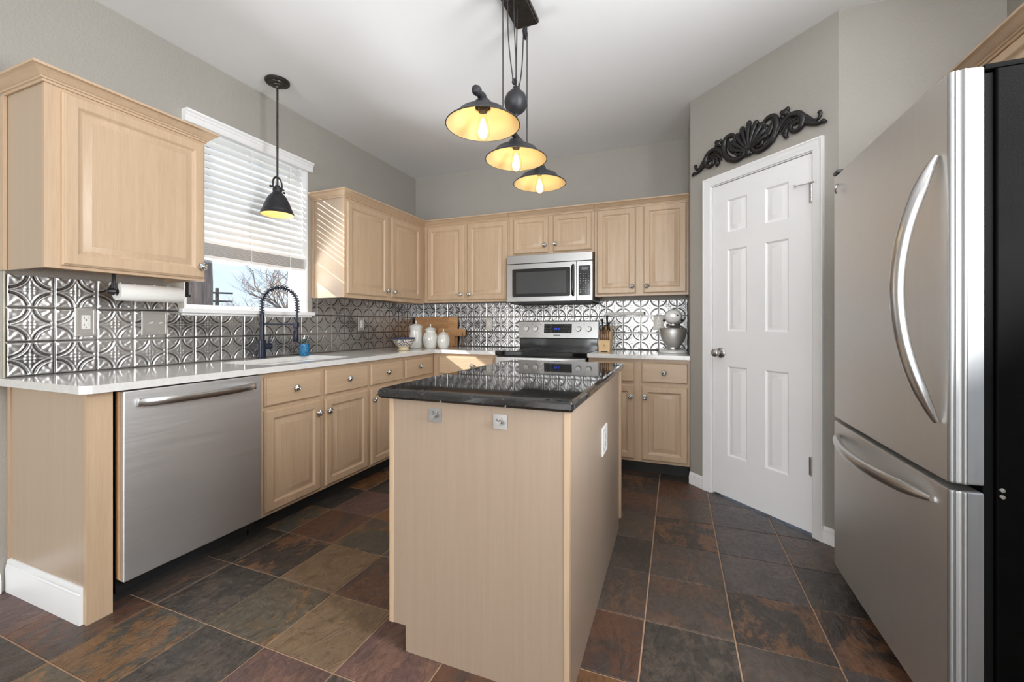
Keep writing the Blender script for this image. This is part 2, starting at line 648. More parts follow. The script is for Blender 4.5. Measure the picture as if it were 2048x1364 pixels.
def spline(ctrl, n=8):
    """Catmull-Rom through the control points."""
    P = [V(c) for c in ctrl]
    P = [P[0] * 2 - P[1]] + P + [P[-1] * 2 - P[-2]]
    out = []
    for i in range(1, len(P) - 2):
        a, b, c, d = P[i - 1:i + 3]
        for k in range(n):
            t = k / n
            out.append(0.5 * ((2 * b) + (c - a) * t + (2 * a - 5 * b + 4 * c - d) * t * t + (3 * b - a - 3 * c + d) * t ** 3))
    out.append(P[-2])
    return out


def sweep(bm, prof, path, side=1.0):
    """Moulding: prof [(out, z)] along a level path [(x, y)]; out is measured to the right of travel times side."""
    P = [V((x, y)) for x, y in path]
    loops = []
    for i, p in enumerate(P):
        ds = []
        if i > 0:
            ds.append((P[i] - P[i - 1]).normalized())
        if i < len(P) - 1:
            ds.append((P[i + 1] - P[i]).normalized())
        ns = [V((d.y, -d.x)) * side for d in ds]
        if len(ns) == 2:
            m = (ns[0] + ns[1])
            m = m / max(1e-6, m.dot(ns[0]))
        else:
            m = ns[0]
        loops.append([V((p.x + m.x * o, p.y + m.y * o, z)) for o, z in prof])
    bridge(bm, loops)


def link(name, bm, mat, parent=None, smooth=40, local=False, matrix=None):
    bmesh.ops.recalc_face_normals(bm, faces=bm.faces[:])
    me = bpy.data.meshes.new(name)
    if parent is not None and not local:
        bm.transform(wmat(parent).inverted())
    bm.to_mesh(me)
    bm.free()
    if smooth:
        me.shade_smooth()
        me.set_sharp_from_angle(angle=radians(smooth))
    me.materials.append(mat)
    o = bpy.data.objects.new(name, me)
    COL.objects.link(o)
    if smooth and len(me.polygons) > 6:
        ar = sorted(p.area for p in me.polygons)
        if ar[-1] > 25 * ar[len(ar) // 2]:
            wn = o.modifiers.new('weighted_normal', 'WEIGHTED_NORMAL')
            wn.keep_sharp = True
            wn.weight = 90
    if parent is not None:
        o.parent = parent
    if matrix is not None:
        o.matrix_local = matrix
    return o


def wmat(o):
    m = o.matrix_basis.copy()
    p = o.parent
    while p is not None:
        m = p.matrix_basis @ m
        p = p.parent
    return m


def thing(name, label, cat, loc=(0, 0, 0), rotz=0.0, group=None):
    o = bpy.data.objects.new(name, None)
    o.empty_display_size = 0.05
    COL.objects.link(o)
    o.location = loc
    o.rotation_euler = (0, 0, rotz)
    return tag(o, label, cat, group)


def tag(o, label, cat, group=None):
    o['label'] = label
    o['category'] = cat
    if group:
        o['group'] = group
    return o


def struct(name, bm, mat, label=None, smooth=30):
    o = link(name, bm, mat, None, smooth)
    o['kind'] = 'structure'
    if label:
        o['label'] = label
        o['category'] = name.split('_')[0]
    return o


def to_origin(o):
    """Move a world-built single mesh so its origin sits at its base centre."""
    co = [v.co for v in o.data.vertices]
    c = V(((min(v.x for v in co) + max(v.x for v in co)) / 2, (min(v.y for v in co) + max(v.y for v in co)) / 2, min(v.z for v in co)))
    o.data.transform(Matrix.Translation(-c))
    o.location = c
    return o

# ------------------------------------------------------------------ room shell
B, XP, XR, H, YR = 3.945, 2.786, 4.10, 2.757, -5.70
D1 = V((2.786, 3.290, 0))
D2 = V((3.465, 2.611, 0))
DL = (D2 - D1).length
RT = radians(-45)
MD = Matrix.Translation(D1) @ Matrix.Rotation(RT, 4, 'Z')      # diagonal wall: x along, y into the wall


def wall_with_hole(bm, axis, a0, a1, t0, t1, holes, z1=H):
    """axis 'y': wall runs along y from a0 to a1, thickness t0..t1 in x. holes: (a0, a1, z0, z1), sorted, apart."""
    def bx(u0, u1, zz0, zz1):
        if u1 - u0 < 1e-5 or zz1 - zz0 < 1e-5:
            return
        if axis == 'y':
            add_box(bm, t0, t1, u0, u1, zz0, zz1)
        else:
            add_box(bm, u0, u1, t0, t1, zz0, zz1)
    cur = a0
    for (h0, h1, q0, q1) in holes:
        bx(cur, h0, 0, z1)
        bx(h0, h1, 0, q0)
        bx(h0, h1, q1, z1)
        cur = h1
    bx(cur, a1, 0, z1)


# floor: slate tiles set in grout
TX0, TPX, TY0, TPY = 0.698, 0.3130, 0.755, 0.3162
PAL = {
    'k': ((0.044, 0.037, 0.031), (0.070, 0.054, 0.042)),   # charcoal
    'q': ((0.090, 0.074, 0.052), (0.170, 0.098, 0.046)),   # olive grey with rust
    'u': ((0.072, 0.058, 0.056), (0.100, 0.076, 0.068)),   # purple grey
    'v': ((0.150, 0.076, 0.044), (0.040, 0.031, 0.027)),   # copper on charcoal
    'r': ((0.110, 0.054, 0.034), (0.060, 0.043, 0.036)),   # rust brown
    'p': ((0.100, 0.058, 0.050), (0.135, 0.075, 0.055)),   # plum
    'o': ((0.150, 0.100, 0.058), (0.120, 0.078, 0.045)),   # tan
    'g': ((0.066, 0.058, 0.046), (0.150, 0.080, 0.036)),   # grey green with rust
    'b': ((0.075, 0.058, 0.048), (0.110, 0.066, 0.044)),   # brown
    'c': ((0.170, 0.082, 0.034), (0.110, 0.060, 0.030)),   # copper
    'm': ((0.050, 0.039, 0.033), (0.150, 0.078, 0.042)),   # dark with copper
}
TILES = {(-2, 0): 'p', (-1, 0): 'r', (-1, 1): 'b', (0, 0): 'g', (0, 1): 'k', (-1, 2): 'k', (0, 2): 'm', (0, 3): 'r', (-1, 3): 'g', (-1, 4): 'k',
         (-1, 5): 'c', (0, 4): 'p', (0, 5): 'k', (1, 0): 'k', (1, 1): 'q', (1, 2): 'o', (1, 3): 'g', (1, 4): 'c', (2, 0): 'p', (2, 1): 'o', (2, 2): 'r',
         (2, 3): 'k', (3, 1): 'p', (4, 1): 'r', (3, 2): 'o', (0, -1): 'q', (5, 2): 'r', (5, 3): 'b', (5, 4): 'k', (5, 5): 'b', (5, 6): 'r', (5, 7): 'm',
         (6, 2): 'k', (6, 3): 'b', (6, 4): 'b', (6, 5): 'm', (6, 6): 'b', (6, 7): 'r', (7, 2): 'b', (7, 3): 'm', (7, 4): 'u', (7, 5): 'u', (7, 6): 'u',
         (7, 7): 'u', (8, 3): 'v', (8, 4): 'k', (8, 5): 'b', (8, 6): 'u', (8, 7): 'u', (9, 3): 'k', (9, 4): 'v', (9, 5): 'k', (5, 1): 'c', (6, 8): 'k', (5, 8): 'r'}
bm = nb()
add_box(bm, -0.02, XR + 0.02, YR - 0.02, B + 0.02, -0.06, -0.0035)
for f in bm.faces:
    f.material_index = 1
la = bm.faces.layers.float_color.new('tile_a')
lb = bm.faces.layers.float_color.new('tile_b')
ls = bm.faces.layers.float_color.new('tile_shift')
rs = random.Random(11)
for i in range(-3, 12):
    for j in range(-21, 11):
        x0 = TX0 + i * TPX + 0.003
        x1 = x0 + TPX - 0.006
        y0 = TY0 + j * TPY + 0.003
        y1 = y0 + TPY - 0.006
        x0, x1, y0, y1 = max(x0, -0.02), min(x1, XR + 0.02), max(y0, YR - 0.02), min(y1, B + 0.02)
        if x1 - x0 < 0.01 or y1 - y0 < 0.01:
            continue
        key = TILES.get((i, j)) or rs.choice('kkrpobgbbkmbu')
        a, b_ = PAL[key]
        if not TILES.get((i, j)) and rs.random() < 0.2:
            a, b_ = b_, a
        f0 = 1.12 + 0.26 * rs.random()
        sh = (rs.random() * 60, rs.random() * 60, rs.random() * 9, 1)
        dz = rs.uniform(-0.0006, 0.0006)
        lo = [V((x0, y0, -0.0035)), V((x1, y0, -0.0035)), V((x1, y1, -0.0035)), V((x0, y1, -0.0035))]
        e1 = 0.0016
        md = [V((x0, y0, -0.0012)), V((x1, y0, -0.0012)), V((x1, y1, -0.0012)), V((x0, y1, -0.0012))]
        hi = [V((x0 + e1, y0 + e1, dz)), V((x1 - e1, y0 + e1, dz)), V((x1 - e1, y1 - e1, dz)), V((x0 + e1, y1 - e1, dz))]
        n0 = len(bm.faces)
        bridge(bm, [lo, md, hi], True, False, True)
        bm.faces.ensure_lookup_table()
        for f in bm.faces[n0:]:
            f[la] = (*[c * f0 for c in a], 1)
            f[lb] = (*[c * f0 for c in b_], 1)
            f[ls] = sh
me = bpy.data.meshes.new('floor')
bmesh.ops.recalc_face_normals(bm, faces=bm.faces[:])
bm.to_mesh(me)
bm.free()
me.materials.append(M['slate'])
me.materials.append(M['grout'])
fl = bpy.data.objects.new('floor', me)
COL.objects.link(fl)
fl['kind'] = 'structure'
fl['label'] = 'floor of multicoloured square slate tiles with tan grout'
fl['category'] = 'floor'

bm = nb()
add_box(bm, -0.16, XR + 0.12, YR - 0.12, B + 0.14, H, H + 0.1)
struct('ceiling', bm, M['ceiling'], 'white textured ceiling')

WY0, WY1, WZ0, WZ1 = 1.592, 2.474, 1.222, 2.385
bm = nb()
wall_with_hole(bm, 'y', YR - 0.12, B + 0.14, -0.16, 0.0, [(WY0, WY1, WZ0, WZ1)])
struct('wall_left', bm, M['wall'], 'greige textured wall around the sink window')
bm = nb()
add_box(bm, 0.0, XP + 0.10, B, B + 0.14, 0, H)
struct('wall_back', bm, M['wall'], 'greige wall behind the range')
bm = nb()
add_box(bm, XP, XP + 0.10, D1.y, B, 0, H)
struct('wall_pantry', bm, M['wall'], 'short greige pantry wall at the end of the counter')
LX0, LX1, LZ1 = 0.190, 0.828, 2.076
bm = nb()
for (a0, a1, q0, q1) in ((0, LX0 - 0.012, 0, H), (LX1 + 0.012, DL, 0, H), (LX0 - 0.012, LX1 + 0.012, LZ1 + 0.012, H)):
    add_box(bm, a0, a1, 0, 0.10, q0, q1, mat=MD)
struct('wall_diagonal', bm, M['wall'], 'greige wall set at an angle around the white pantry door')
bm = nb()
add_box(bm, D2.x, XR, D2.y, D2.y + 0.10, 0, H)
struct('wall_return', bm, M['wall'], 'greige wall beyond the refrigerator')
bm = nb()
SW = (-0.08, 1.16, 0.70, 2.68)
wall_with_hole(bm, 'y', YR - 0.12, D2.y + 0.1, XR, XR + 0.12, [SW])
struct('wall_right', bm, M['wall'], 'greige wall behind the refrigerator')
bm = nb()
RW = (0.10, 1.84, 0.20, 2.62)
RD = (2.02, 3.88, 0.02, 2.62)
wall_with_hole(bm, 'x', -0.16, XR + 0.12, YR - 0.12, YR, [RW, RD])
struct('wall_rear', bm, M['wall'], 'greige wall opposite the range')


def baseboard(name, path, side, label, hgt=0.085):
    bm = nb()
    prof = [(0.0, 0.0), (0.014, 0.0), (0.014, hgt * 0.62), (0.011, hgt * 0.70), (0.012, hgt * 0.78), (0.007, hgt * 0.92), (0.004, hgt), (0.0, hgt)]
    sweep(bm, prof, path, side)
    return struct(name, bm, M['white_paint'], label)


def dpt(s, d=0.0):
    p = MD @ V((s, d, 0))
    return (p.x, p.y)


baseboard('baseboard_left', [(0, YR), (0, 0.872)], 1, 'white baseboard on the wall beside the cabinet end')
baseboard('baseboard_pantry', [dpt(0.0), dpt(0.124)], 1, 'short white baseboard between base cabinet and pantry door')
baseboard('baseboard_diagonal', [dpt(0.872), dpt(DL), (XR - 0.0, D2.y)], 1, 'white baseboard between pantry door and refrigerator')
baseboard('baseboard_right', [(XR, D2.y - 0.02), (XR, YR)], 1, 'white baseboard behind the refrigerator')


# ------------------------------------------------------------------ sink window
def rect_frame(bm, y0, y1, z0, z1, w, x0, x1, wb=None):
    """frame in a plane of constant x: four boxes, butted"""
    wb = wb if wb is not None else w
    add_box(bm, x0, x1, y0, y0 + w, z0, z1)
    add_box(bm, x0, x1, y1 - w, y1, z0, z1)
    add_box(bm, x0, x1, y0 + w, y1 - w, z0, z0 + wb)
    add_box(bm, x0, x1, y0 + w, y1 - w, z1 - w, z1)


wr = thing('window_1', 'white framed sink window with a view of bare trees', 'window', (-0.08, (WY0 + WY1) / 2, WZ0))
wr['kind'] = 'structure'
bm = nb()
t = 0.012
add_box(bm, -0.155, 0.004, WY0 - 0.002, WY0 + t, WZ0, WZ1)
add_box(bm, -0.155, 0.004, WY1 - t, WY1 + 0.002, WZ0, WZ1)
add_box(bm, -0.155, 0.004, WY0 + t, WY1 - t, WZ1 - t, WZ1 + 0.002)
link('window_lining', bm, M['white_paint'], wr, 30)
bm = nb()
rect_frame(bm, WY0 + t, WY1 - t, WZ0 + 0.02, WZ1 - t, 0.030, -0.150, -0.085, 0.012)
link('window_frame', bm, M['white_paint'], wr, 30)
bm = nb()
rect_frame(bm, WY0 + t + 0.028, WY1 - t - 0.028, WZ0 + 0.030, 1.83, 0.022, -0.128, -0.098, 0.018)
link('window_sash', bm, M['white_paint'], wr, 30)
bm = nb()
rect_frame(bm, WY0 + t + 0.028, WY1 - t - 0.028, 1.80, WZ1 - t - 0.028, 0.030, -0.150, -0.129)
link('window_sash', bm, M['white_paint'], wr, 30)
bm = nb()
add_box(bm, -0.114, -0.110, WY0 + 0.045, WY1 - 0.045, WZ0 + 0.04, 1.82)
add_box(bm, -0.142, -0.138, WY0 + 0.045, WY1 - 0.045, 1.81, WZ1 - 0.05)
link('window_pane', bm, M['pane'], wr, 0)
bm = nb()
add_box(bm, -0.150, 0.0, WY0 + 0.001, WY1 - 0.001, WZ0 - 0.012, WZ0 + 0.020)
add_box(bm, 0.0, 0.042, WY0 - 0.030, WY1 + 0.045, WZ0 - 0.008, WZ0 + 0.020, 0.006, 3)
add_box(bm, 0.0, 0.018, WY0 - 0.018, WY1 + 0.030, WZ0 - 0.022, WZ0 - 0.008, 0.003)
link('window_sill', bm, M['white_paint'], wr, 40)


def far_window(name, label, axis, a0, a1, z0, z1, wall0, inward, mull):
    r = thing(name, label, 'window' if name.startswith('window') else 'door', (0, 0, 0))
    r['kind'] = 'structure'
    bm = nb()
    fw = 0.06
    cuts = [a0] + [a0 + (a1 - a0) * k / mull for k in range(1, mull)] + [a1]

    def bx(u0, u1, q0, q1, d0, d1):
        lo, hi = sorted((wall0 + inward * d0, wall0 + inward * d1))
        if axis == 'y':
            add_box(bm, lo, hi, u0, u1, q0, q1)
        else:
            add_box(bm, u0, u1, lo, hi, q0, q1)
    bx(a0, a1, z0, z0 + fw, -0.09, 0.015)
    bx(a0, a1, z1 - fw, z1, -0.09, 0.015)
    for c in cuts:
        bx(max(a0, c - fw / 2), min(a1, c + fw / 2), z0 + fw, z1 - fw, -0.09, 0.015)
    link('frame', bm, M['white_paint'], r, 30)
    bm = nb()
    bx(a0 + 0.02, a1 - 0.02, z0 + 0.02, z1 - 0.02, -0.082, -0.078)
    link('pane', bm, M['pane'], r, 0)


far_window('window_2', 'white framed window in the wall opposite the range', 'x', *RW, YR, 1, 2)
far_window('door_2', 'glazed white patio door in the wall opposite the range', 'x', *RD, YR, 1, 2)
far_window('window_added_3', 'white framed window added around the side fill lamps, out of view', 'y', *SW, XR, -1, 1)  # unseen opening added to go with the side fill lamps

# ------------------------------------------------------------------ blind over the sink window
bl = thing('window_blind', 'white slatted blind lowered most of the way over the sink window', 'blind', (-0.04, 2.03, 1.545))
bm = nb()
vp = [(0.000, 2.338), (0.030, 2.338), (0.034, 2.345), (0.034, 2.372), (0.040, 2.378), (0.040, 2.386), (0.050, 2.396), (0.050, 2.407), (0.000, 2.407)]
bridge(bm, [[V((o, y, z)) for o, z in vp] for y in (1.578, 2.498)])
link('valance', bm, M['white_paint'], bl, 30)
bm = nb()
y0b, y1b = WY0 + 0.016, WY1 - 0.016
zb = 2.322
tl = radians(-67)
n_slat = 0
while zb > 1.655:
    cx, hw = -0.042, 0.025
    dx, dz = cos(tl) * hw, sin(tl) * hw
    nx, nz = -sin(tl), cos(tl)
    loop = []
    for k in range(7):
        u = -1 + 2 * k / 6
        c = 0.0022 * (1 - u * u)
        loop.append((cx + dx * u + nx * c, zb + dz * u + nz * c))
    for k in range(6, -1, -1):
        u = -1 + 2 * k / 6
        c = 0.0022 * (1 - u * u) - 0.0026
        loop.append((cx + dx * u + nx * c, zb + dz * u + nz * c))
    bridge(bm, [[V((x, y, z)) for x, z in loop] for y in (y0b, y1b)])
    zb -= 0.0434
    n_slat += 1
for k in range(12):                                      # slats gathered above the bottom rail
    z = 1.582 + k * 0.0062
    xo = 0.001 * ((k * 7) % 3)
    add_box(bm, -0.068 + xo, -0.018 + xo, y0b, y1b, z, z + 0.0030)
link('slats', bm, M['blind'], bl, 30)
bm = nb()
add_box(bm, -0.070, -0.014, y0b, y1b, 1.556, 1.578, 0.004)
link('bottom_rail', bm, M['white_paint'], bl, 30)
for yy in (1.70, 2.02, 2.33):
    bm = nb()
    tube(bm, [(-0.010, yy, 2.34), (-0.012, yy, 1.56)], 0.0013, 6)
    tube(bm, [(-0.010, yy + 0.007, 2.34), (-0.012, yy + 0.004, 1.56)], 0.0010, 6)
    if yy > 1.9:
        tube(bm, spline([(-0.012, yy, 1.60), (-0.004, yy + 0.02, 1.585), (-0.003, yy - 0.015, 1.57), (-0.010, yy + 0.01, 1.555)], 5), 0.0012, 6)
    link('ladder_cord', bm, M['white_paint'], bl, 40)

# ------------------------------------------------------------------ pantry door
dr = thing('door_1', 'white six-panel pantry door with a nickel knob', 'door', D1, RT)
dr['kind'] = 'structure'


def casing(bm, xi0, xi1, zi, prof):
    loops = []
    for (px, pz, ox, oz) in ((xi0, 0.0, -1, 0), (xi0, zi, -1, 1), (xi1, zi, 1, 1), (xi1, 0.0, 1, 0)):
        loops.append([V((px + ox * o, -d, pz + oz * o)) for o, d in prof])
    bridge(bm, loops)


bm = nb()
casing(bm, LX0 - 0.010, LX1 + 0.010, LZ1 + 0.010, [(0, 0), (0, 0.008), (0.006, 0.011), (0.022, 0.012), (0.030, 0.015), (0.045, 0.016), (0.050, 0.019), (0.056, 0.019), (0.056, 0)])
link('casing', bm, M['white_paint'], dr, 30, local=True)
bm = nb()
for (a, b_, c, d) in ((LX0 - 0.0115, LX0 - 0.003, 0.0, LZ1 + 0.003), (LX1 + 0.003, LX1 + 0.0115, 0.0, LZ1 + 0.003), (LX0 - 0.0115, LX1 + 0.0115, LZ1 + 0.003, LZ1 + 0.0115)):
    add_box(bm, a, b_, 0.0, 0.10, c, d)
add_box(bm, LX0 - 0.003, LX0 + 0.010, 0.052, 0.064, 0.0, LZ1)
add_box(bm, LX1 - 0.010, LX1 + 0.003, 0.052, 0.064, 0.0, LZ1)
link('door_jamb', bm, M['white_paint'], dr, 30, local=True)


def leaf_mesh(w, z0, z1, cols, rows, y0=0.006, th=0.038):
    bm = nb()
    xs = sorted({0.0, w, *[c for p in cols for c in p]})
    zs = sorted({z0, z1, *[c for p in rows for c in p]})
    g = {(i, j): bm.verts.new((x, y0, z)) for i, x in enumerate(xs) for j, z in enumerate(zs)}
    for i in range(len(xs) - 1):
        for j in range(len(zs) - 1):
            q = [g[i, j], g[i + 1, j], g[i + 1, j + 1], g[i, j + 1]]
            if (xs[i], xs[i + 1]) in cols and (zs[j], zs[j + 1]) in rows:
                a, b_, c, d = xs[i], xs[i + 1], zs[j], zs[j + 1]
                prev = q
                for ins, dep in ((0.006, 0.004), (0.010, 0.0085), (0.016, 0.0085), (0.040, 0.0015), (0.042, 0.0015)):
                    cur = [bm.verts.new(p) for p in ((a + ins, y0 + dep, c + ins), (b_ - ins, y0 + dep, c + ins), (b_ - ins, y0 + dep, d - ins), (a + ins, y0 + dep, d - ins))]
                    for k in range(4):
                        bm.faces.new((prev[k], prev[(k + 1) % 4], cur[(k + 1) % 4], cur[k]))
                    prev = cur
                bm.faces.new(prev)
            else:
                bm.faces.new(q)
    bk = [bm.verts.new(p) for p in ((0, y0 + th, z0), (w, y0 + th, z0), (w, y0 + th, z1), (0, y0 + th, z1))]
    bm.faces.new(bk[::-1])
    nx, nz = len(xs) - 1, len(zs) - 1
    for ring, a, b_ in (([g[i, 0] for i in range(nx + 1)], bk[0], bk[1]), ([g[nx, j] for j in range(nz + 1)], bk[1], bk[2]), ([g[i, nz] for i in range(nx, -1, -1)], bk[2], bk[3]), ([g[0, j] for j in range(nz, -1, -1)], bk[3], bk[0])):
        bm.faces.new([a, b_] + ring[::-1])
    return bm


LW = LX1 - LX0
bm = leaf_mesh(LW, 0.014, LZ1, [(0.112, 0.252), (0.372, 0.512)], [(0.285, 0.872), (1.102, 1.638), (1.752, 1.962)])
lf = link('leaf', bm, M['door_paint'], dr, 24, local=True, matrix=Matrix.Translation((LX0, 0, 0)))
bm = nb()
RX = Matrix.Rotation(pi / 2, 4, 'X')                      # local Z -> -Y
KM = Matrix.Translation((0.062, 0.006, 0.957)) @ RX
lathe(bm, [(0, 0), (0.033, 0), (0.034, 0.004), (0.030, 0.009), (0.014, 0.012), (0.012, 0.030), (0.016, 0.034), (0.025, 0.040), (0.0275, 0.050), (0.026, 0.060), (0.020, 0.066), (0.010, 0.068), (0.0, 0.0685)], KM, 28)
link('knob', bm, M['nickel'], lf, 50, local=True)['label'] = 'brushed nickel round door knob'
for hz in (1.86, 0.376):
    bm = nb()
    hx = LW + 0.002
    for k in range(5):
        lathe(bm, [(0, 0), (0.0065, 0), (0.0065, 0.0188), (0, 0.0188)], Matrix.Translation((hx, -0.003, hz - 0.049 + k * 0.0196)), 12)
    add_box(bm, hx - 0.016, hx - 0.001, 0.0035, 0.0062, hz - 0.049, hz + 0.049)
    if hz > 1:                                            # hinge-pin door stop
        add_box(bm, hx - 0.008, hx + 0.012, -0.014, 0.002, hz + 0.049, hz + 0.055)
        tube(bm, [(hx - 0.002, -0.006, hz + 0.052), (hx - 0.062, -0.034, hz + 0.050)], 0.0032, 8)
        tube(bm, [(hx - 0.062, -0.034, hz + 0.050), (hx - 0.074, -0.040, hz + 0.0495)], 0.0065, 10)
        tube(bm, [(hx + 0.010, -0.006, hz + 0.052), (hx + 0.028, -0.020, hz + 0.052)], 0.0035, 8)
    link('hinge', bm, M['nickel'], lf, 40, local=True)


# ------------------------------------------------------------------ cabinets
def knob_mesh():
    bm = nb()
    lathe(bm, [(0, 0), (0.0085, 0), (0.0085, 0.002), (0.0050, 0.005), (0.0048, 0.012), (0.0075, 0.0145)], seg=20)
    fl_ = lambda a, z: 1.0 + 0.13 * cos(6 * a)
    lathe(bm, [(0, 0.0135), (0.0105, 0.0140), (0.0155, 0.0165), (0.0168, 0.0195), (0.0145, 0.0235), (0.0095, 0.0255)], seg=36, mod=fl_)
    lathe(bm, [(0.0100, 0.0250), (0.0075, 0.0235), (0.0060, 0.0250), (0.0045, 0.0275), (0.0, 0.0285)], seg=24)
    bmesh.ops.recalc_face_normals(bm, faces=bm.faces[:])
    bm.transform(Matrix.Diagonal((1.16, 1.16, 1.05, 1)))
    me = bpy.data.meshes.new('knob')
    bm.to_mesh(me)
    bm.free()
    me.shade_smooth()
    me.set_sharp_from_angle(angle=radians(50))
    me.materials.append(M['knob_metal'])
    return me


M['knob_metal'] = plain('mercury_silver_knob', (0.62, 0.64, 0.64), 0.16, 1.0, var=0.35, vscale=160)
KNOB = knob_mesh()


def put_knob(parent, x, z, y=-0.0205):
    o = bpy.data.objects.new('knob', KNOB)
    COL.objects.link(o)
    o.parent = parent
    o.matrix_local = Matrix.Translation((x, y, z)) @ RX @ Matrix.Rotation(random.uniform(0, 1), 4, 'Z')
    return o


def panel_door(w, h, fw=0.056):
    bm = nb()
    lv = [(0.0, -0.0005), (0.0, -0.0110), (0.0045, -0.0140), (0.0060, -0.0180), (0.0095, -0.0200), (fw - 0.010, -0.0200), (fw - 0.004, -0.0165), (fw, -0.0125), (fw + 0.006, -0.0105), (fw + 0.011, -0.0105), (fw + 0.034, -0.0172), (fw + 0.0365, -0.0185)]
    bridge(bm, [[V((i, y, i)), V((w - i, y, i)), V((w - i, y, h - i)), V((i, y, h - i))] for i, y in lv])
    return bm


def slab_front(w, h):
    bm = nb()
    lv = [(0.0, -0.0005), (0.0, -0.0110), (0.0045, -0.0140), (0.0065, -0.0185), (0.0105, -0.0200)]
    bridge(bm, [[V((i, y, i)), V((w - i, y, i)), V((w - i, y, h - i)), V((i, y, h - i))] for i, y in lv])
    return bm


def add_front(root, kind, x0, x1, z0, z1, kx, kz):
    zr = root.location.z
    w, h = x1 - x0, z1 - z0
    if kind == 'door':
        o = link('door', panel_door(w, h, 0.056 if h > 0.4 else 0.048), M['wood'], root, 25, True, Matrix.Translation((x0, 0, z0 - zr)))
    else:
        o = link('drawer', slab_front(w, h), M['wood_h'], root, 25, True, Matrix.Translation((x0, 0, z0 - zr)))
    put_knob(o, kx - x0, kz - z0)
    return o


CROWN = [(0.0, 2.122), (0.007, 2.122), (0.009, 2.131), (0.014, 2.133), (0.016, 2.139), (0.022, 2.142), (0.028, 2.150), (0.038, 2.160), (0.046, 2.167), (0.050, 2.168), (0.050, 2.178), (0.0, 2.178)]


def upper_cabinet(label, loc, rotz, w, d, z0, z1, fronts, group=None, side_ends=(True, True), name='wall_cabinet'):
    r = thing(name, label, 'cabinet', (loc[0], loc[1], z0), rotz, group)
    h = z1 - z0
    bm = nb()
    add_box(bm, 0, w, 0, 0.019, 0, h)
    link('face_frame', bm, M['wood'], r, 20, True)
    bm = nb()
    add_box(bm, 0.001, 0.014, 0.019, d, 0.001, h)
    add_box(bm, w - 0.014, w - 0.001, 0.019, d, 0.001, h)
    add_box(bm, 0.014, w - 0.014, 0.019, d, h - 0.014, h)
    link('case', bm, M['veneer'], r, 20, True)
    bm = nb()
    add_box(bm, 0.014, w - 0.014, 0.019, d, 0.024, 0.036)
    link('bottom_panel', bm, M['underside'], r, 20, True)
    for f in fronts:
        add_front(r, *f)
    return r


def crown(root, path):
    bm = nb()
    sweep(bm, CROWN, path, 1.0)
    return link('crown_moulding', bm, M['wood_y'] if abs(path[-1][1] - path[0][1]) > 0.5 else M['wood_h'], root, 30)


UZ0, UZ1 = 1.362, 2.135
# single-door cabinet by the camera: front faces +x (rotz 90: local x -> +y)
R90 = pi / 2
c = upper_cabinet('oak wall cabinet with a single wide door above the paper towel roll', (0.325, 0.885), R90, 0.615, 0.323, 1.378, UZ1,
                  [('door', 0.048, 0.606, 1.392, 2.108, 0.585, 1.452)])
crown(c, [(0.001, 0.885), (0.325, 0.885), (0.325, 1.500), (0.001, 1.500)])
bm = nb()
add_box(bm, 0.001, 0.024, 0.872, 0.8845, 1.379, 2.121)
link('scribe_strip', bm, M['wood'], c, 20)
for yy in (1.02, 1.33):
    bm = nb()
    lathe(bm, [(0, 0), (0.011, 0), (0.011, 0.004), (0, 0.004)], Matrix.Translation((0.20, yy, 1.398)), 16)
    link('hole_plug', bm, M['slot'], c, 40)
# two-door cabinet between window and corner
c = upper_cabinet('oak wall cabinet with two doors between the sink window and the corner', (0.325, 2.522), R90, 1.096, 0.323, UZ0 - 0.008, UZ1,
                  [('door', 0.016, 0.506, 1.384, 2.100, 0.482, 1.438), ('door', 0.556, 1.010, 1.388, 2.100, 0.580, 1.438)])
crown(c, [(0.001, 2.522), (0.325, 2.522), (0.325, 3.618)])
bm = nb()
add_box(bm, 0.001, 0.022, 2.511, 2.5215, 1.356, 2.121)
link('scribe_strip', bm, M['wood'], c, 20)
# back wall: face at y = 3.62
YF = 3.620
c = upper_cabinet('oak wall cabinet with two tall doors left of the microwave', (0.327, YF), 0, 0.921, 0.323, UZ0, UZ1,
                  [('door', 0.044, 0.452, 1.382, 2.112, 0.425, 1.437), ('door', 0.490, 0.905, 1.380, 2.114, 0.515, 1.437)])
crown(c, [(0.327, YF), (1.248, YF)])
c = upper_cabinet('short oak wall cabinet with two small doors above the microwave', (1.250, YF), 0, 0.788, 0.323, 1.772, UZ1,
                  [('door', 0.044, 0.374, 1.790, 2.112, 0.346, 1.855), ('door', 0.422, 0.764, 1.792, 2.114, 0.446, 1.860)])
crown(c, [(1.250, YF), (2.038, YF)])
c = upper_cabinet('oak wall cabinet with two tall doors above the stand mixer', (2.040, YF), 0, 0.744, 0.323, 1.385, UZ1,
                  [('door', 0.020, 0.340, 1.404, 2.118, 0.312, 1.462), ('door', 0.400, 0.728, 1.404, 2.124, 0.428, 1.462)])
crown(c, [(2.040, YF), (2.784, YF)])
# above the refrigerator, faces -x (rotz -90: local x -> -y)
c = upper_cabinet('oak cabinet with deep crown moulding above the refrigerator', (3.775, 2.600), -R90, 1.32, 0.323, 1.840, UZ1,
                  [('door', 0.42, 0.84, 1.858, 2.110, 0.815, 1.885), ('door', 0.88, 1.30, 1.858, 2.110, 0.905, 1.885)])
crown(c, [(3.775, 2.600), (3.775, 1.280), (4.098, 1.280)])


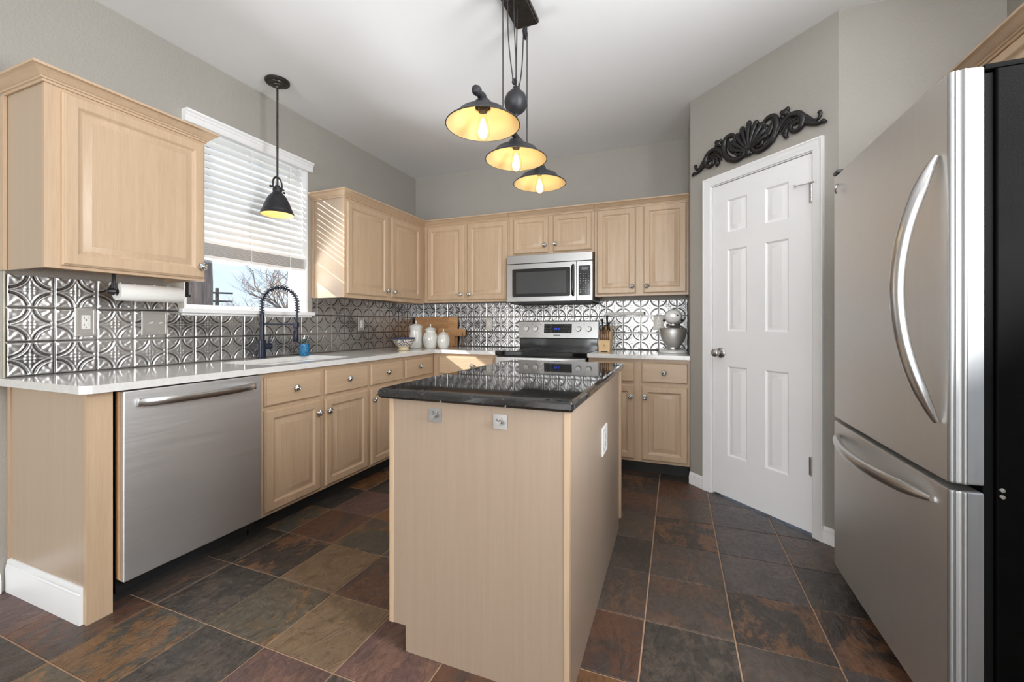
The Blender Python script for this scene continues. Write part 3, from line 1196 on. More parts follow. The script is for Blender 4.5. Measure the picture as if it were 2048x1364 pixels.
def base_cabinet(label, loc, rotz, w, d, fronts, group=None, z1=0.884, zb=0.098, toe=0.07, name='base_cabinet'):
    r = thing(name, label, 'cabinet', (loc[0], loc[1], 0.0), rotz, group)
    bm = nb()
    add_box(bm, 0, w, 0, 0.019, zb, z1)
    link('face_frame', bm, M['wood'], r, 20, True)
    bm = nb()
    add_box(bm, 0.001, 0.016, 0.019, d, zb + 0.002, z1 - 0.001)
    add_box(bm, w - 0.016, w - 0.001, 0.019, d, zb + 0.002, z1 - 0.001)
    add_box(bm, 0.016, w - 0.016, 0.019, d, zb + 0.002, zb + 0.016)
    add_box(bm, 0.016, w - 0.016, d - 0.008, d, zb + 0.016, z1 - 0.001)
    link('case', bm, M['veneer'], r, 20, True)
    bm = nb()
    add_box(bm, 0.0, w, toe, toe + 0.014, 0.0, zb)
    link('toe_kick', bm, M['black_void'], r, 20, True)
    for f in fronts:
        add_front(r, *f)
    return r


DZ0, DZ1, PZ0, PZ1 = 0.698, 0.857, 0.117, 0.676
FX = 0.600                                              # face frame plane of the sink run
base_cabinet('oak sink base cabinet with two drawer fronts and two doors beside the dishwasher', (FX, 1.600), R90, 0.862, 0.596,
             [('drawer', 0.030, 0.412, DZ0, DZ1, 0.222, 0.778), ('drawer', 0.450, 0.845, DZ0, DZ1, 0.650, 0.782),
              ('door', 0.030, 0.412, PZ0, PZ1, 0.388, 0.598), ('door', 0.450, 0.845, PZ0, PZ1, 0.474, 0.598)])
base_cabinet('oak base cabinet with one drawer and one door behind the corner of the island', (FX, 2.464), R90, 0.412, 0.596,
             [('drawer', 0.014, 0.394, DZ0, DZ1, 0.200, 0.780), ('door', 0.014, 0.394, PZ0, PZ1, 0.040, 0.598)])
base_cabinet('narrow oak base cabinet with one drawer in the inside corner of the counter', (FX, 2.878), R90, 0.466, 0.596,
             [('drawer', 0.018, 0.412, DZ0, DZ1, 0.216, 0.784), ('door', 0.018, 0.412, PZ0, PZ1, 0.390, 0.598)])
FY = 3.345
base_cabinet('oak base cabinet with one drawer between the corner and the range', (0.602, FY), 0, 0.640, 0.596,
             [('drawer', 0.066, 0.612, DZ0, DZ1, 0.412, 0.782), ('door', 0.066, 0.612, PZ0, PZ1, 0.095, 0.598)])
base_cabinet('oak base cabinet with two drawers and two doors under the stand mixer', (2.040, FY), 0, 0.744, 0.596,
             [('drawer', 0.030, 0.352, DZ0 + 0.008, DZ1, 0.191, 0.783), ('drawer', 0.404, 0.732, DZ0 + 0.008, DZ1, 0.568, 0.783),
              ('door', 0.030, 0.352, PZ0, PZ1 + 0.006, 0.326, 0.597), ('door', 0.404, 0.732, PZ0, PZ1 + 0.006, 0.430, 0.597)])
# cabinet end beside the dishwasher
r = thing('end_panel', 'oak cabinet end panel with a white skirting board beside the dishwasher', 'cabinet', (0.30, 0.92, 0))
bm = nb()
add_box(bm, 0.024, 0.585, 0.899, 0.915, 0.0, 0.884)
link('side_panel', bm, M['veneer'], r, 20)
bm = nb()
add_box(bm, 0.585, 0.602, 0.896, 0.976, 0.0, 0.884)
link('front_stile', bm, M['wood'], r, 20)
bm = nb()
add_box(bm, 0.001, 0.024, 0.893, 0.915, 0.0, 0.884)
link('scribe_strip', bm, M['wood'], r, 20)
bm = nb()
bp = [(0.0, 0.0), (0.014, 0.0), (0.014, 0.100), (0.012, 0.105), (0.012, 0.112), (0.009, 0.116), (0.010, 0.124), (0.006, 0.134), (0.005, 0.142), (0.0, 0.142)]
bridge(bm, [[V((x, 0.8985 - o, z)) for o, z in bp] for x in (0.006, 0.579)])
link('skirting_board', bm, M['white_paint'], r, 30)['label'] = 'white moulded skirting board'


# ------------------------------------------------------------------ worktops, sink, tap
def slab_with_hole(bm, poly, hole, z0, z1):
    """poly and hole: matched rings are filled by triangulation, then extruded."""
    vs = [bm.verts.new((x, y, z1)) for x, y in poly]
    hs = [bm.verts.new((x, y, z1)) for x, y in hole]
    es = [bm.edges.new((a, b)) for ring in (vs, hs) for a, b in zip(ring, ring[1:] + ring[:1])]
    r = bmesh.ops.triangle_fill(bm, use_beauty=True, use_dissolve=False, edges=es)
    fs = [g for g in r['geom'] if isinstance(g, bmesh.types.BMFace)]
    ex = bmesh.ops.extrude_face_region(bm, geom=fs)
    for g in ex['geom']:
        if isinstance(g, bmesh.types.BMVert):
            g.co.z = z0


def rrect(x0, x1, y0, y1, r, n=5):
    out = []
    for (cx, cy_, a0) in ((x1 - r, y1 - r, 0), (x0 + r, y1 - r, pi / 2), (x0 + r, y0 + r, pi), (x1 - r, y0 + r, 1.5 * pi)):
        for k in range(n + 1):
            a = a0 + pi / 2 * k / n
            out.append((cx + r * cos(a), cy_ + r * sin(a)))
    return out


CT0, CT1 = 0.885, 0.916
SKX0, SKX1, SKY0, SKY1 = 0.135, 0.535, 1.690, 2.380
bm = nb()
slab_with_hole(bm, [(0.001, 0.868), (0.615, 0.868), (0.645, 0.894), (0.645, 3.300), (1.243, 3.300), (1.243, B - 0.001), (0.001, B - 0.001)], rrect(SKX0, SKX1, SKY0, SKY1, 0.06), CT0, CT1)
ct = tag(to_origin(link('countertop', bm, M['quartz'], None, 30)), 'long L-shaped white quartz countertop with the sink', 'countertop')
bm = nb()
add_box(bm, 2.036, XP - 0.001, 3.300, B - 0.001, CT0, CT1, 0.002)
tag(to_origin(link('countertop', bm, M['quartz'], None, 30)), 'short white quartz countertop under the stand mixer', 'countertop')
bm = nb()
lo = [(0.0, 0.0), (0.004, -0.06), (0.012, -0.165), (0.05, -0.180)]
L = [[V((x, y, CT0 - 0.002)) for x, y in rrect(SKX0 - 0.02, SKX1 + 0.02, SKY0 - 0.02, SKY1 + 0.02, 0.07)]]
for ins, dz in lo:
    L.append([V((x, y, CT0 - 0.002 + dz)) for x, y in rrect(SKX0 - 0.004 + ins, SKX1 + 0.004 - ins, SKY0 - 0.004 + ins, SKY1 + 0.004 - ins, 0.055)])
bridge(bm, L, True, False, True)
sk = link('kitchen_sink', bm, M['sink_white'], None, 40)
tag(to_origin(sk), 'white undermount sink set into the counter below the window', 'sink')

fa = thing('faucet', 'dark navy spring-neck faucet standing behind the sink', 'faucet', (0.060, 2.042, CT1))
FD = V((0.86, 0.51, 0)).normalized()
fb = V((0.060, 2.042, CT1))


def fp(out, z):
    return fb + FD * out + V((0, 0, z))


bm = nb()
lathe(bm, [(0, 0.0), (0.030, 0.0), (0.030, 0.004), (0.0255, 0.006), (0.0255, 0.122), (0.0235, 0.124), (0.0155, 0.126), (0.0150, 0.225), (0.0185, 0.227), (0.0185, 0.240), (0.0150, 0.242), (0.0140, 0.300), (0, 0.300)], Matrix.Translation(fb), 28)
link('body', bm, M['navy'], fa, 40)
arc = [fp(0.0, 0.296)]
for k in range(0, 19):
    a = pi - pi * k / 18
    arc.append(fp(0.112 + 0.112 * cos(a), 0.370 + 0.112 * sin(a)))
arc += [fp(0.224, 0.33), fp(0.221, 0.27), fp(0.218, 0.235)]
arc = spline(arc, 3)
bm = nb()
tube(bm, arc, 0.0068, 10)
link('hose', bm, M['navy'], fa, 50)
# spring coil around the hose, with open pitch over the bend
bm = nb()
P = [V(p) for p in arc]
cum = [0.0]
for a, b_ in zip(P[:-1], P[1:]):
    cum.append(cum[-1] + (b_ - a).length)
pitch, pts = 0.0175, []
N = int(cum[-1] * 0.86 / pitch * 14)
side = FD.cross(V((0, 0, 1)))
k = 0
for i in range(N):
    s = cum[-1] * 0.86 * i / (N - 1)
    while k < len(cum) - 2 and cum[k + 1] < s:
        k += 1
    q = (s - cum[k]) / max(1e-6, cum[k + 1] - cum[k])
    p = P[k].lerp(P[k + 1], q)
    tg = (P[k + 1] - P[k]).normalized()
    nn = side.cross(tg)
    a = 2 * pi * s / pitch
    pts.append(p + (side * cos(a) + nn * sin(a)) * 0.0150)
tube(bm, pts, 0.0030, 6)
link('spring', bm, M['navy'], fa, 60)
bm = nb()
lathe(bm, [(0, 0), (0.0150, 0.0), (0.0165, 0.004), (0.0165, 0.070), (0.0130, 0.078), (0.0130, 0.092), (0.0175, 0.096), (0.0175, 0.112), (0.0120, 0.118), (0.0095, 0.135), (0, 0.135)], Matrix.Translation(fp(0.217, 0.112)), 24)
link('spray_head', bm, M['navy'], fa, 40)
bm = nb()
tube(bm, [fp(0.012, 0.233), fp(0.205, 0.233)], 0.0048, 10)
lathe(bm, [(0.0165, -0.010), (0.0200, -0.010), (0.0200, 0.010), (0.0165, 0.010)], Matrix.Translation(fp(0.217, 0.233)), 20)
link('docking_arm', bm, M['navy'], fa, 40)
bm = nb()
hd = V((0.35, 0.94, 0)).normalized()
tube(bm, [fb + V((0, 0, 0.080)) + hd * 0.018, fb + V((0, 0, 0.080)) + hd * 0.058], 0.0215, 20)
tube(bm, [fb + V((0, 0, 0.080)) + hd * 0.058, fb + V((0, 0, 0.080)) + hd * 0.062], 0.019, 20)
tube(bm, [fb + V((0, 0, 0.095)) + hd * 0.044, fb + V((0, 0, 0.165)) + hd * 0.050], [0.0055, 0.0060], 10)
link('lever', bm, M['navy'], fa, 40)

# ------------------------------------------------------------------ pressed tin backsplash
TS = 0.1524


def tin_height(u, v):
    """Relief of one pressed tile, u and v in 0..1, metres: quarter rings round each corner leave a four-pointed star."""
    h = np.zeros_like(u)
    g = lambda x, c, w: np.exp(-((x - c) / w) ** 2)
    st = lambda x: 1 / (1 + np.exp(-x))
    e = np.minimum(np.minimum(u, 1 - u), np.minimum(v, 1 - v))
    h += 0.75 * g(e, 0.045, 0.014) - 0.9 * g(e, 0.0, 0.016)
    h0 = h.copy()
    h = np.zeros_like(u)
    for cx, cy_ in ((0, 0), (1, 0), (0, 1), (1, 1)):
        du, dv = np.abs(u - cx), np.abs(v - cy_)
        d = np.hypot(du, dv)
        th = np.arctan2(dv, du)
        m = np.where((du <= 0.5) & (dv <= 0.5), 1.0, 0.0)
        h += m * (1.15 * g(d, 0.487, 0.015) + 1.25 * g(d, 0.385, 0.018) - 0.75 * st((d - 0.402) / 0.006) * st((0.472 - d) / 0.006))
        # scrolled leaf in the corner: three lobes leaning outward, a curl at its root
        q = th - pi / 4
        fade = st((d - 0.09) / 0.012) * st((0.345 - d) / 0.012) * st((np.minimum(du, dv) - 0.045) / 0.008)
        for k, s_ in ((0.0, 0.125), (0.52, 0.10), (-0.52, 0.10)):
            w = 0.34 - 0.55 * np.abs(d - 0.22)
            h += m * fade * 0.95 * np.exp(-((q - k * (0.6 + 1.6 * d)) / (s_ * 1.6 * np.clip(w / 0.3, 0.3, 1.2))) ** 2)
        h += m * 0.9 * np.exp(-((du - 0.105) ** 2 + (dv - 0.105) ** 2) / 0.0016)
    x, y = u - 0.5, v - 0.5
    r = np.hypot(x, y)
    ph = np.arctan2(y, x)
    h += 1.1 * np.exp(-(r / 0.030) ** 2)
    h += 1.05 * g(r, 0.095, 0.040) * np.clip(np.cos(4 * ph) * 1.5 - 0.15, 0, 1)
    h += 0.75 * g(r, 0.120, 0.030) * np.clip(np.cos(4 * ph + pi) * 1.5 - 0.3, 0, 1)
    h += 0.8 * g(np.minimum(np.abs(x), np.abs(y)), 0.0, 0.010) * st((r - 0.16) / 0.01) * st((0.31 - r) / 0.02)
    return (h0 + h * st((e - 0.062) / 0.008)) * 0.0024


def backsplash(name, label, org, ax, n, length, z0, z1, cut=None, off=0.0, res=42):
    """Height field standing on a wall: runs along ax from org, lifted along n."""
    st = TS / res
    nu, nz = int(round(length / st)), int(round((z1 - z0) / st))
    us = np.linspace(0, length, nu + 1)
    zs = np.linspace(z0, z1, nz + 1)
    U, Z = np.meshgrid(us, zs, indexing='ij')
    hh = tin_height(((U + off) / TS) % 1.0, ((Z - z0) / TS) % 1.0)
    hh += 0.0008 * np.sin(U * 9.0 + Z * 4) + 0.0007 * np.sin(Z * 17 + U * 5)
    base = 0.0060
    co = np.zeros((nu + 1, nz + 1, 3))
    for k in range(3):
        co[..., k] = org[k] + ax[k] * U + n[k] * (base + hh)
    co[..., 2] = Z
    co = co.reshape(-1, 3)
    idx = np.arange((nu + 1) * (nz + 1)).reshape(nu + 1, nz + 1)
    q = np.stack([idx[:-1, :-1], idx[1:, :-1], idx[1:, 1:], idx[:-1, 1:]], -1)
    keep = np.ones((nu, nz), bool)
    if cut:
        uc = (us[:-1] + us[1:]) / 2
        zc = (zs[:-1] + zs[1:]) / 2
        A, Bz = np.meshgrid(uc, zc, indexing='ij')
        keep &= ~((A > cut[0]) & (A < cut[1]) & (Bz > cut[2]))
    q = q[keep]
    nrm = np.cross(np.array(ax, float), (0, 0, 1.0))
    if nrm @ np.array(n, float) < 0:
        q = q[:, ::-1]
    me = bpy.data.meshes.new(name)
    c = co.mean(0)
    c[2] = z0
    me.from_pydata((co - c).tolist(), [], q.tolist())
    me.update()
    me.shade_smooth()
    pt = np.clip((hh.reshape(-1) / 0.0024 + 0.75) / 1.5, 0, 1)
    at = me.attributes.new('patina', 'FLOAT', 'POINT')
    at.data.foreach_set('value', pt.astype(np.float32))
    me.materials.append(M['tin'])
    o = bpy.data.objects.new(name, me)
    o.location = c
    COL.objects.link(o)
    return tag(o, label, 'backsplash')


backsplash('tin_backsplash', 'pressed tin tile backsplash along the wall behind the sink', (0.0, 0.886, 0), (0, 1, 0), (1, 0, 0), B - 0.004 - 0.886, CT1 + 0.001, 1.3625, (WY0 - 0.034 - 0.886, WY1 + 0.049 - 0.886, WZ0 - 0.024))
backsplash('tin_backsplash', 'pressed tin tile backsplash along the wall behind the range', (0.006, B, 0), (1, 0, 0), (0, -1, 0), XP - 0.010, CT1 + 0.001, 1.3615, None, 0.05)
bm = nb()
add_box(bm, 0.0005, 0.009, 0.8795, 0.8855, CT1 + 0.001, 1.376, 0.002)
bk = link('edge_strip', bm, M['caulk'], None, 20)
tag(to_origin(bk), 'thin metal strip on the near edge of the sink wall backsplash', 'strip')

# ------------------------------------------------------------------ dishwasher
def world_box(root, name, mat, *a, bev=0.0, seg=2, smooth=40):
    bm = nb()
    add_box(bm, *a, bev=bev, seg=seg)
    return link(name, bm, mat, root, smooth)


dw = thing('dishwasher', 'stainless steel dishwasher with a curved bar handle under the white counter', 'dishwasher', (0.32, 1.288, 0))
world_box(dw, 'tub', M['black_satin'], 0.02, 0.585, 0.992, 1.588, 0.06, 0.868)
world_box(dw, 'kick_plate', M['black_void'], 0.50, 0.53, 0.992, 1.588, 0.0, 0.115)
DW0, DW1 = 0.990, 1.586
world_box(dw, 'door_liner', M['underside'], 0.586, 0.618, DW0 + 0.002, DW1 - 0.002, 0.122, 0.876)
door = world_box(dw, 'door', M['steel_dishwasher'], 0.6185, 0.646, DW0, DW1, 0.119, 0.879, bev=0.004, seg=3)
bm = nb()
hp = []
for k in range(25):
    q = -1 + 2 * k / 24
    y = (DW0 + DW1) / 2 + q * 0.255
    hp.append((0.650 + 0.036 * (1 - abs(q) ** 3.2) + 0.004, y, 0.828))
tube(bm, hp, [0.6] + [1.0] * 23 + [0.6], 14, 0.0085, 0.0185, up=(0, 0, 1))
for q in (-1, 1):
    y = (DW0 + DW1) / 2 + q * 0.248
    add_box(bm, 0.6455, 0.660, y - 0.010, y + 0.010, 0.812, 0.844, 0.003)
link('handle', bm, M['steel_bright'], dw, 40)

# ------------------------------------------------------------------ island
IX0, IX1, IY0, IY1 = 1.737, 2.390, 1.235, 2.440
isl = thing('kitchen_island', 'pale oak island cabinet with two steel hooks on its end panel', 'island', (2.06, 1.84, 0))
bm = nb()
# end panel with a notch for the toe kick
pp = [(1.805, 0.0), (IX1, 0.0), (IX1, 0.885), (IX0 + 0.018, 0.885), (IX0 + 0.018, 0.090), (1.805, 0.090)]
bridge(bm, [[V((x, y, z)) for x, z in pp] for y in (IY0, IY0 + 0.016)])
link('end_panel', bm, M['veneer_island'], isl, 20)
world_box(isl, 'front_stile', M['wood'], IX0, IX0 + 0.018, IY0 - 0.003, IY0 + 0.045, 0.090, 0.885, bev=0.001)
world_box(isl, 'corner_trim', M['wood'], IX1 - 0.016, IX1 + 0.001, IY0 - 0.003, IY0 + 0.0145, 0.0, 0.885, bev=0.001)
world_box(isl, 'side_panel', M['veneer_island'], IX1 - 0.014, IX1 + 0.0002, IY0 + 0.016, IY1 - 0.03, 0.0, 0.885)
world_box(isl, 'rear_stile', M['wood'], IX1 - 0.02, IX1 + 0.012, IY1 - 0.03, IY1, 0.06, 0.885, bev=0.001)
bm = nb()
add_box(bm, IX0, IX0 + 0.019, IY0 + 0.045, IY1, 0.090, 0.885)
link('face_frame', bm, M['wood'], isl, 20)
world_box(isl, 'toe_kick', M['black_void'], 1.806, 1.822, IY0 + 0.0165, IY1, 0.0, 0.0895)
world_box(isl, 'back_panel', M['veneer'], IX0 + 0.02, IX1 - 0.0205, IY1 - 0.016, IY1 - 0.001, 0.0, 0.885)
for k in range(2):                                         # doors on the sink side
    a = IY0 + 0.075 + k * 0.575
    bm = panel_door(0.545, 0.76)
    d = link('door', bm, M['wood'], isl, 25, True)
    # front faces -x
    d.matrix_local = wmat(isl).inverted() @ Matrix.Translation((IX0, a + 0.545, 0.108)) @ Matrix.Rotation(-pi / 2, 4, 'Z')
    put_knob(d, 0.03 if k == 0 else 0.515, 0.70)
bm = nb()
poly = rrect(1.697, 2.408, 1.212, 2.530, 0.012, 4)
lv = [(0.007, 0.8855), (0.0, 0.894), (0.0, 0.910), (0.003, 0.917), (0.010, 0.9205)]
cx, cy_ = 2.0525, 1.871
L = []
for ins, z in lv:
    L.append([V((cx + (x - cx) * (1 - ins / 0.3555), cy_ + (y - cy_) * (1 - ins / 0.659), z)) for x, y in poly])
bridge(bm, L)
gt = link('countertop', bm, M['granite'], None, 15)
tag(to_origin(gt), 'polished black granite top on the kitchen island', 'countertop')


def wall_hook(x, z, label, tilt):
    r = thing('adhesive_hook', label, 'hook', (x, IY0 - 0.0005, z), 0, 'steel hooks on the island')
    bm = nb()
    lp = rrect(-0.0245, 0.0245, -0.0235, 0.0235, 0.004, 3)
    bridge(bm, [[V((a, d, b_)) for a, b_ in lp] for d in (0.0, -0.0022)])
    link('plate', bm, M['nickel'], r, 40, True)
    bm = nb()
    Rm = Matrix.Rotation(tilt, 4, 'Y')
    tube(bm, [Rm @ V(p) for p in ((0, -0.002, 0.002), (0, -0.022, -0.003))], 0.0058, 12)
    tube(bm, [Rm @ V(p) for p in ((0, -0.022, -0.003), (0, -0.025, -0.003))], 0.0088, 12)
    tube(bm, [Rm @ V(p) for p in ((-0.009, -0.006, 0.013), (-0.009, -0.006, -0.004), (0.009, -0.006, -0.004), (0.009, -0.006, 0.013))], 0.0016, 8)
    link('peg', bm, M['nickel'], r, 40, True)
    return r


wall_hook(1.925, 0.838, 'square steel hook on the island end nearer the sink', 0.15)
wall_hook(2.166, 0.836, 'square steel hook on the island end nearer the refrigerator', -0.3)


# ------------------------------------------------------------------ outlets and switches
def plate_thing(name, label, cat, loc, rotz, w, h, plate_mat, kind, bevel_w=0.010):
    """front faces local -y; loc is the centre of the plate on the wall"""
    r = thing(name, label, cat, loc, rotz)
    bm = nb()
    lv = [(0, 0.0), (0, -0.003), (bevel_w * 0.25, -0.0062), (bevel_w, -0.0066), (bevel_w * 1.15, -0.0050), (bevel_w * 1.5, -0.0050)]
    bridge(bm, [[V((-w / 2 + i, y, -h / 2 + i)), V((w / 2 - i, y, -h / 2 + i)), V((w / 2 - i, y, h / 2 - i)), V((-w / 2 + i, y, h / 2 - i))] for i, y in lv])
    link('plate', bm, plate_mat, r, 25, True)

    def bx(nm, m, *a, bev=0.0):
        bm = nb()
        add_box(bm, *a, bev=bev)
        return link(nm, bm, m, r, 30, True)
    if kind in ('duplex', 'decora'):
        rc = bx('receptacle', M['plastic_white'], -0.0165, 0.0165, -0.0075, -0.0051, -0.0335, 0.0335, bev=0.0008)
        bm = nb()
        for zc in (0.017, -0.017):
            add_box(bm, -0.0075, -0.0055, -0.0078, -0.0072, zc - 0.001, zc + 0.008)
            add_box(bm, 0.0055, 0.0075, -0.0078, -0.0072, zc, zc + 0.007)
            lathe(bm, [(0, 0), (0.0028, 0), (0.0028, 0.0006), (0, 0.0006)], Matrix.Translation((0, -0.0072, zc - 0.0075)) @ RX, 12)
        link('slot', bm, M['slot'], rc, 30, True)
    if kind == 'rocker':
        bx('rocker', M['plastic_white'], -0.0165, 0.0165, -0.0078, -0.0051, -0.0335, 0.0335, bev=0.001)
    if kind == 'toggle2':
        for xc in (-0.023, 0.023):
            bm = nb()
            tube(bm, [(xc, -0.0045, 0.0), (xc + 0.002, -0.019, 0.004)], [0.0048, 0.0036], 10)
            link('toggle', bm, M['plastic_white'], r, 40, True)
    for zc in (h / 2 - 0.019, -h / 2 + 0.019):
        for xc in ((0,) if kind != 'toggle2' else (-0.023, 0.023)):
            bm = nb()
            lathe(bm, [(0, 0), (0.0030, 0), (0.0022, 0.0012), (0, 0.0014)], Matrix.Translation((xc, -0.0050, zc)) @ RX, 12)
            link('screw', bm, M['nickel'], r, 40, True)
    return r


M['plate_grey'] = plain('silver_plate_paint', (0.42, 0.40, 0.37), 0.38, 0.5, var=0.06)
M['plate_cream'] = plain('cream_plate', (0.62, 0.58, 0.50), 0.38, var=0.04)
TB = 0.0095
plate_thing('power_outlet', 'silver framed power outlet below the single-door wall cabinet', 'outlet', (TB, 1.146, 1.158), R90, 0.080, 0.138, M['plate_grey'], 'duplex')
plate_thing('light_switch', 'silver double light switch beside the sink window', 'switch', (TB, 1.437, 1.153), R90, 0.124, 0.132, M['plate_grey'], 'toggle2')
plate_thing('light_switch', 'slim white rocker switch behind the sink near the corner', 'switch', (TB, 3.064, 1.150), R90, 0.076, 0.122, M['plate_grey'], 'rocker')
plate_thing('power_outlet', 'cream outlet between the cutting boards and the range', 'outlet', (0.899, B - TB, 1.152), 0, 0.074, 0.128, M['plate_cream'], 'duplex')
plate_thing('power_outlet', 'cream outlet half hidden behind the stand mixer', 'outlet', (2.548, B - TB, 1.160), 0, 0.090, 0.126, M['plate_cream'], 'duplex')
plate_thing('power_outlet', 'white outlet plate on the side of the island', 'outlet', (IX1 + 0.0004, 1.885, 0.636), R90, 0.125, 0.120, M['plastic_white'], 'decora')

# ------------------------------------------------------------------ range
RX0, RX1 = 1.249, 2.030
rg = thing('range', 'stainless electric range with a black glass cooktop and blue clock', 'range', ((RX0 + RX1) / 2, 3.6, 0))
world_box(rg, 'body', M['black_satin'], RX0 + 0.004, RX1 - 0.004, 3.325, 3.900, 0.03, 0.880)
bm = nb()
for x in (RX0 + 0.06, RX1 - 0.06):
    for y in (3.38, 3.84):
        lathe(bm, [(0, 0), (0.018, 0), (0.018, 0.03), (0, 0.03)], Matrix.Translation((x, y, 0)), 12)
link('foot', bm, M['black_satin'], rg, 40)
world_box(rg, 'cooktop', M['black_glass'], RX0, RX1, 3.292, 3.862, 0.880, 0.922, bev=0.006, seg=3)
for (bx_, by_, br) in ((RX0 + 0.20, 3.43, 0.105), (RX1 - 0.20, 3.43, 0.085), (RX0 + 0.20, 3.70, 0.080), (RX1 - 0.20, 3.70, 0.105)):
    bm = nb()
    lathe(bm, [(br, 0), (br, 0.0006), (br - 0.003, 0.0006), (br - 0.003, 0)], Matrix.Translation((bx_, by_, 0.9221)), 40)
    link('burner_ring', bm, M['grey_film'], rg, 40)
od = world_box(rg, 'oven_door', M['steel_bright'], RX0 + 0.004, RX1 - 0.004, 3.285, 3.324, 0.250, 0.872, bev=0.005, seg=3)
world_box(rg, 'drawer', M['steel_bright'], RX0 + 0.004, RX1 - 0.004, 3.290, 3.324, 0.060, 0.240, bev=0.005, seg=3)
bm = nb()
add_box(bm, RX0 + 0.12, RX1 - 0.12, 3.2832, 3.2848, 0.38, 0.70)
link('oven_window', bm, M['black_glass'], od, 30)
bm = nb()
hp = [(RX0 + 0.05 + (RX1 - RX0 - 0.10) * k / 20, 3.252 - 0.008 * (1 - (2 * k / 20 - 1) ** 2), 0.822) for k in range(21)]
tube(bm, hp, 0.0125, 14, 1.0, 1.0, up=(0, 0, 1))
for x in (RX0 + 0.075, RX1 - 0.075):
    add_box(bm, x - 0.011, x + 0.011, 3.256, 3.2855, 0.812, 0.832, 0.003)
link('handle', bm, M['steel_bright'], od, 40)
world_box(rg, 'backguard', M['black_gloss'], RX0 + 0.010, RX1 - 0.010, 3.868, 3.928, 0.885, 1.012, bev=0.004)
bm = nb()
bpf = [(3.862, 1.012), (3.850, 1.018), (3.868, 1.172), (3.876, 1.182), (3.930, 1.182), (3.930, 1.012)]
bridge(bm, [[V((x, y, z)) for y, z in bpf] for x in (RX0 + 0.002, RX1 - 0.002)])
cp = link('control_panel', bm, M['steel_dark'], rg, 25)


def on_panel(z):
    return 3.850 + (z - 1.018) / (1.172 - 1.018) * 0.018


PT = Matrix.Rotation(-math.atan2(0.018, 0.154), 4, 'X')
for x in (1.336, 1.428, 1.846, 1.942):
    bm = nb()
    km = Matrix.Translation((x, on_panel(1.104), 1.104)) @ PT @ RX
    lathe(bm, [(0, 0), (0.027, 0), (0.027, 0.003), (0.0245, 0.006), (0.0235, 0.024), (0.0215, 0.027), (0, 0.0272)], km, 26)
    kb = link('knob', bm, M['knob_white'], cp, 40)
    bm = nb()
    add_box(bm, -0.0015, 0.0015, 0.004, 0.021, 0.0270, 0.0280, mat=km)
    link('pointer', bm, M['slot'], kb, 40)
bm = nb()
add_box(bm, 1.512, 1.782, -0.0025, 0.0, -0.043, 0.043, mat=Matrix.Translation((0, on_panel(1.107), 1.107)) @ PT)
ds = link('display', bm, M['black_gloss'], cp, 30)


def seven_segment(bm, text, mat, hgt=0.016, wid=0.009, gap=0.004, th=0.0016):
    """digits as little bars, in local x-z, facing -y"""
    seg = {'0': 'abcdef', '1': 'bc', '2': 'abged', '3': 'abgcd', '4': 'fgbc', '5': 'afgcd', '6': 'afgedc', '7': 'abc', '8': 'abcdefg', '9': 'abcdfg'}
    tot = sum((wid + gap) if c != ':' else gap * 1.6 for c in text)
    x = -tot / 2
    for c in text:
        if c == ':':
            for zz in (-hgt * 0.22, hgt * 0.22):
                add_box(bm, x, x + th, -0.001, 0, zz - th / 2, zz + th / 2, mat=mat)
            x += gap * 1.6
            continue
        hh = hgt / 2
        bars = {'a': (0, wid, hh - th, hh), 'd': (0, wid, -hh, -hh + th), 'g': (0, wid, -th / 2, th / 2), 'f': (0, th, 0, hh), 'b': (wid - th, wid, 0, hh), 'e': (0, th, -hh, 0), 'c': (wid - th, wid, -hh, 0)}
        for k in seg[c]:
            a, b_, q0, q1 = bars[k]
            add_box(bm, x + a, x + b_, -0.001, 0, q0, q1, mat=mat)
        x += wid + gap


bm = nb()
seven_segment(bm, '11:11', Matrix.Translation((1.642, on_panel(1.104) - 0.0026, 1.104)) @ PT)
link('clock_digits', bm, M['blue_led'], ds, 0)
bm = nb()
rk = random.Random(5)
for zz in (1.136, 1.118, 1.108, 1.088, 1.078):
    for x in [1.527 + 0.0145 * k for k in range(5)] + [1.700 + 0.0155 * k for k in range(5)]:
        if rk.random() < 0.75:
            w = rk.uniform(0.003, 0.008)
            add_box(bm, x, x + w, -0.0006, 0.0004, -0.0016, 0.0016, mat=Matrix.Translation((0, on_panel(zz) - 0.0026, zz)) @ PT)
link('key_legends', bm, M['grey_film'], ds, 0)
bm = nb()
add_box(bm, 1.606, 1.672, -0.0012, 0.0, -0.0045, 0.0045, mat=Matrix.Translation((0, on_panel(1.043), 1.043)) @ PT)
link('badge', bm, M['grey_film'], cp, 30)
bm = nb()
for x in (1.390, 1.898):
    lathe(bm, [(0, 0), (0.004, 0), (0.004, 0.001), (0, 0.001)], Matrix.Translation((x, on_panel(1.146), 1.146)) @ PT @ RX, 12)
link('indicator_light', bm, M['slot'], cp, 40)

# ------------------------------------------------------------------ microwave
MX0, MX1, MY = 1.254, 2.032, 3.545
mw = thing('microwave', 'stainless over-the-range microwave hanging under the short cabinet', 'microwave', ((MX0 + MX1) / 2, 3.74, 1.352))
world_box(mw, 'case', M['black_satin'], MX0 + 0.004, MX1 + 0.002, 3.585, 3.925, 1.345, 1.766)
world_box(mw, 'bottom_vent', M['black_void'], MX0 + 0.03, MX1 - 0.01, 3.552, 3.92, 1.330, 1.3445)
world_box(mw, 'top_grille', M['steel_dark'], MX0, MX1, MY - 0.004, 3.584, 1.691, 1.767, bev=0.004, seg=3)
md = nb()
WXa, WXb, WZa, WZb = 1.306, 1.842, 1.392, 1.644
out = rrect(MX0, 1.893, 1.352, 1.687, 0.003, 2)


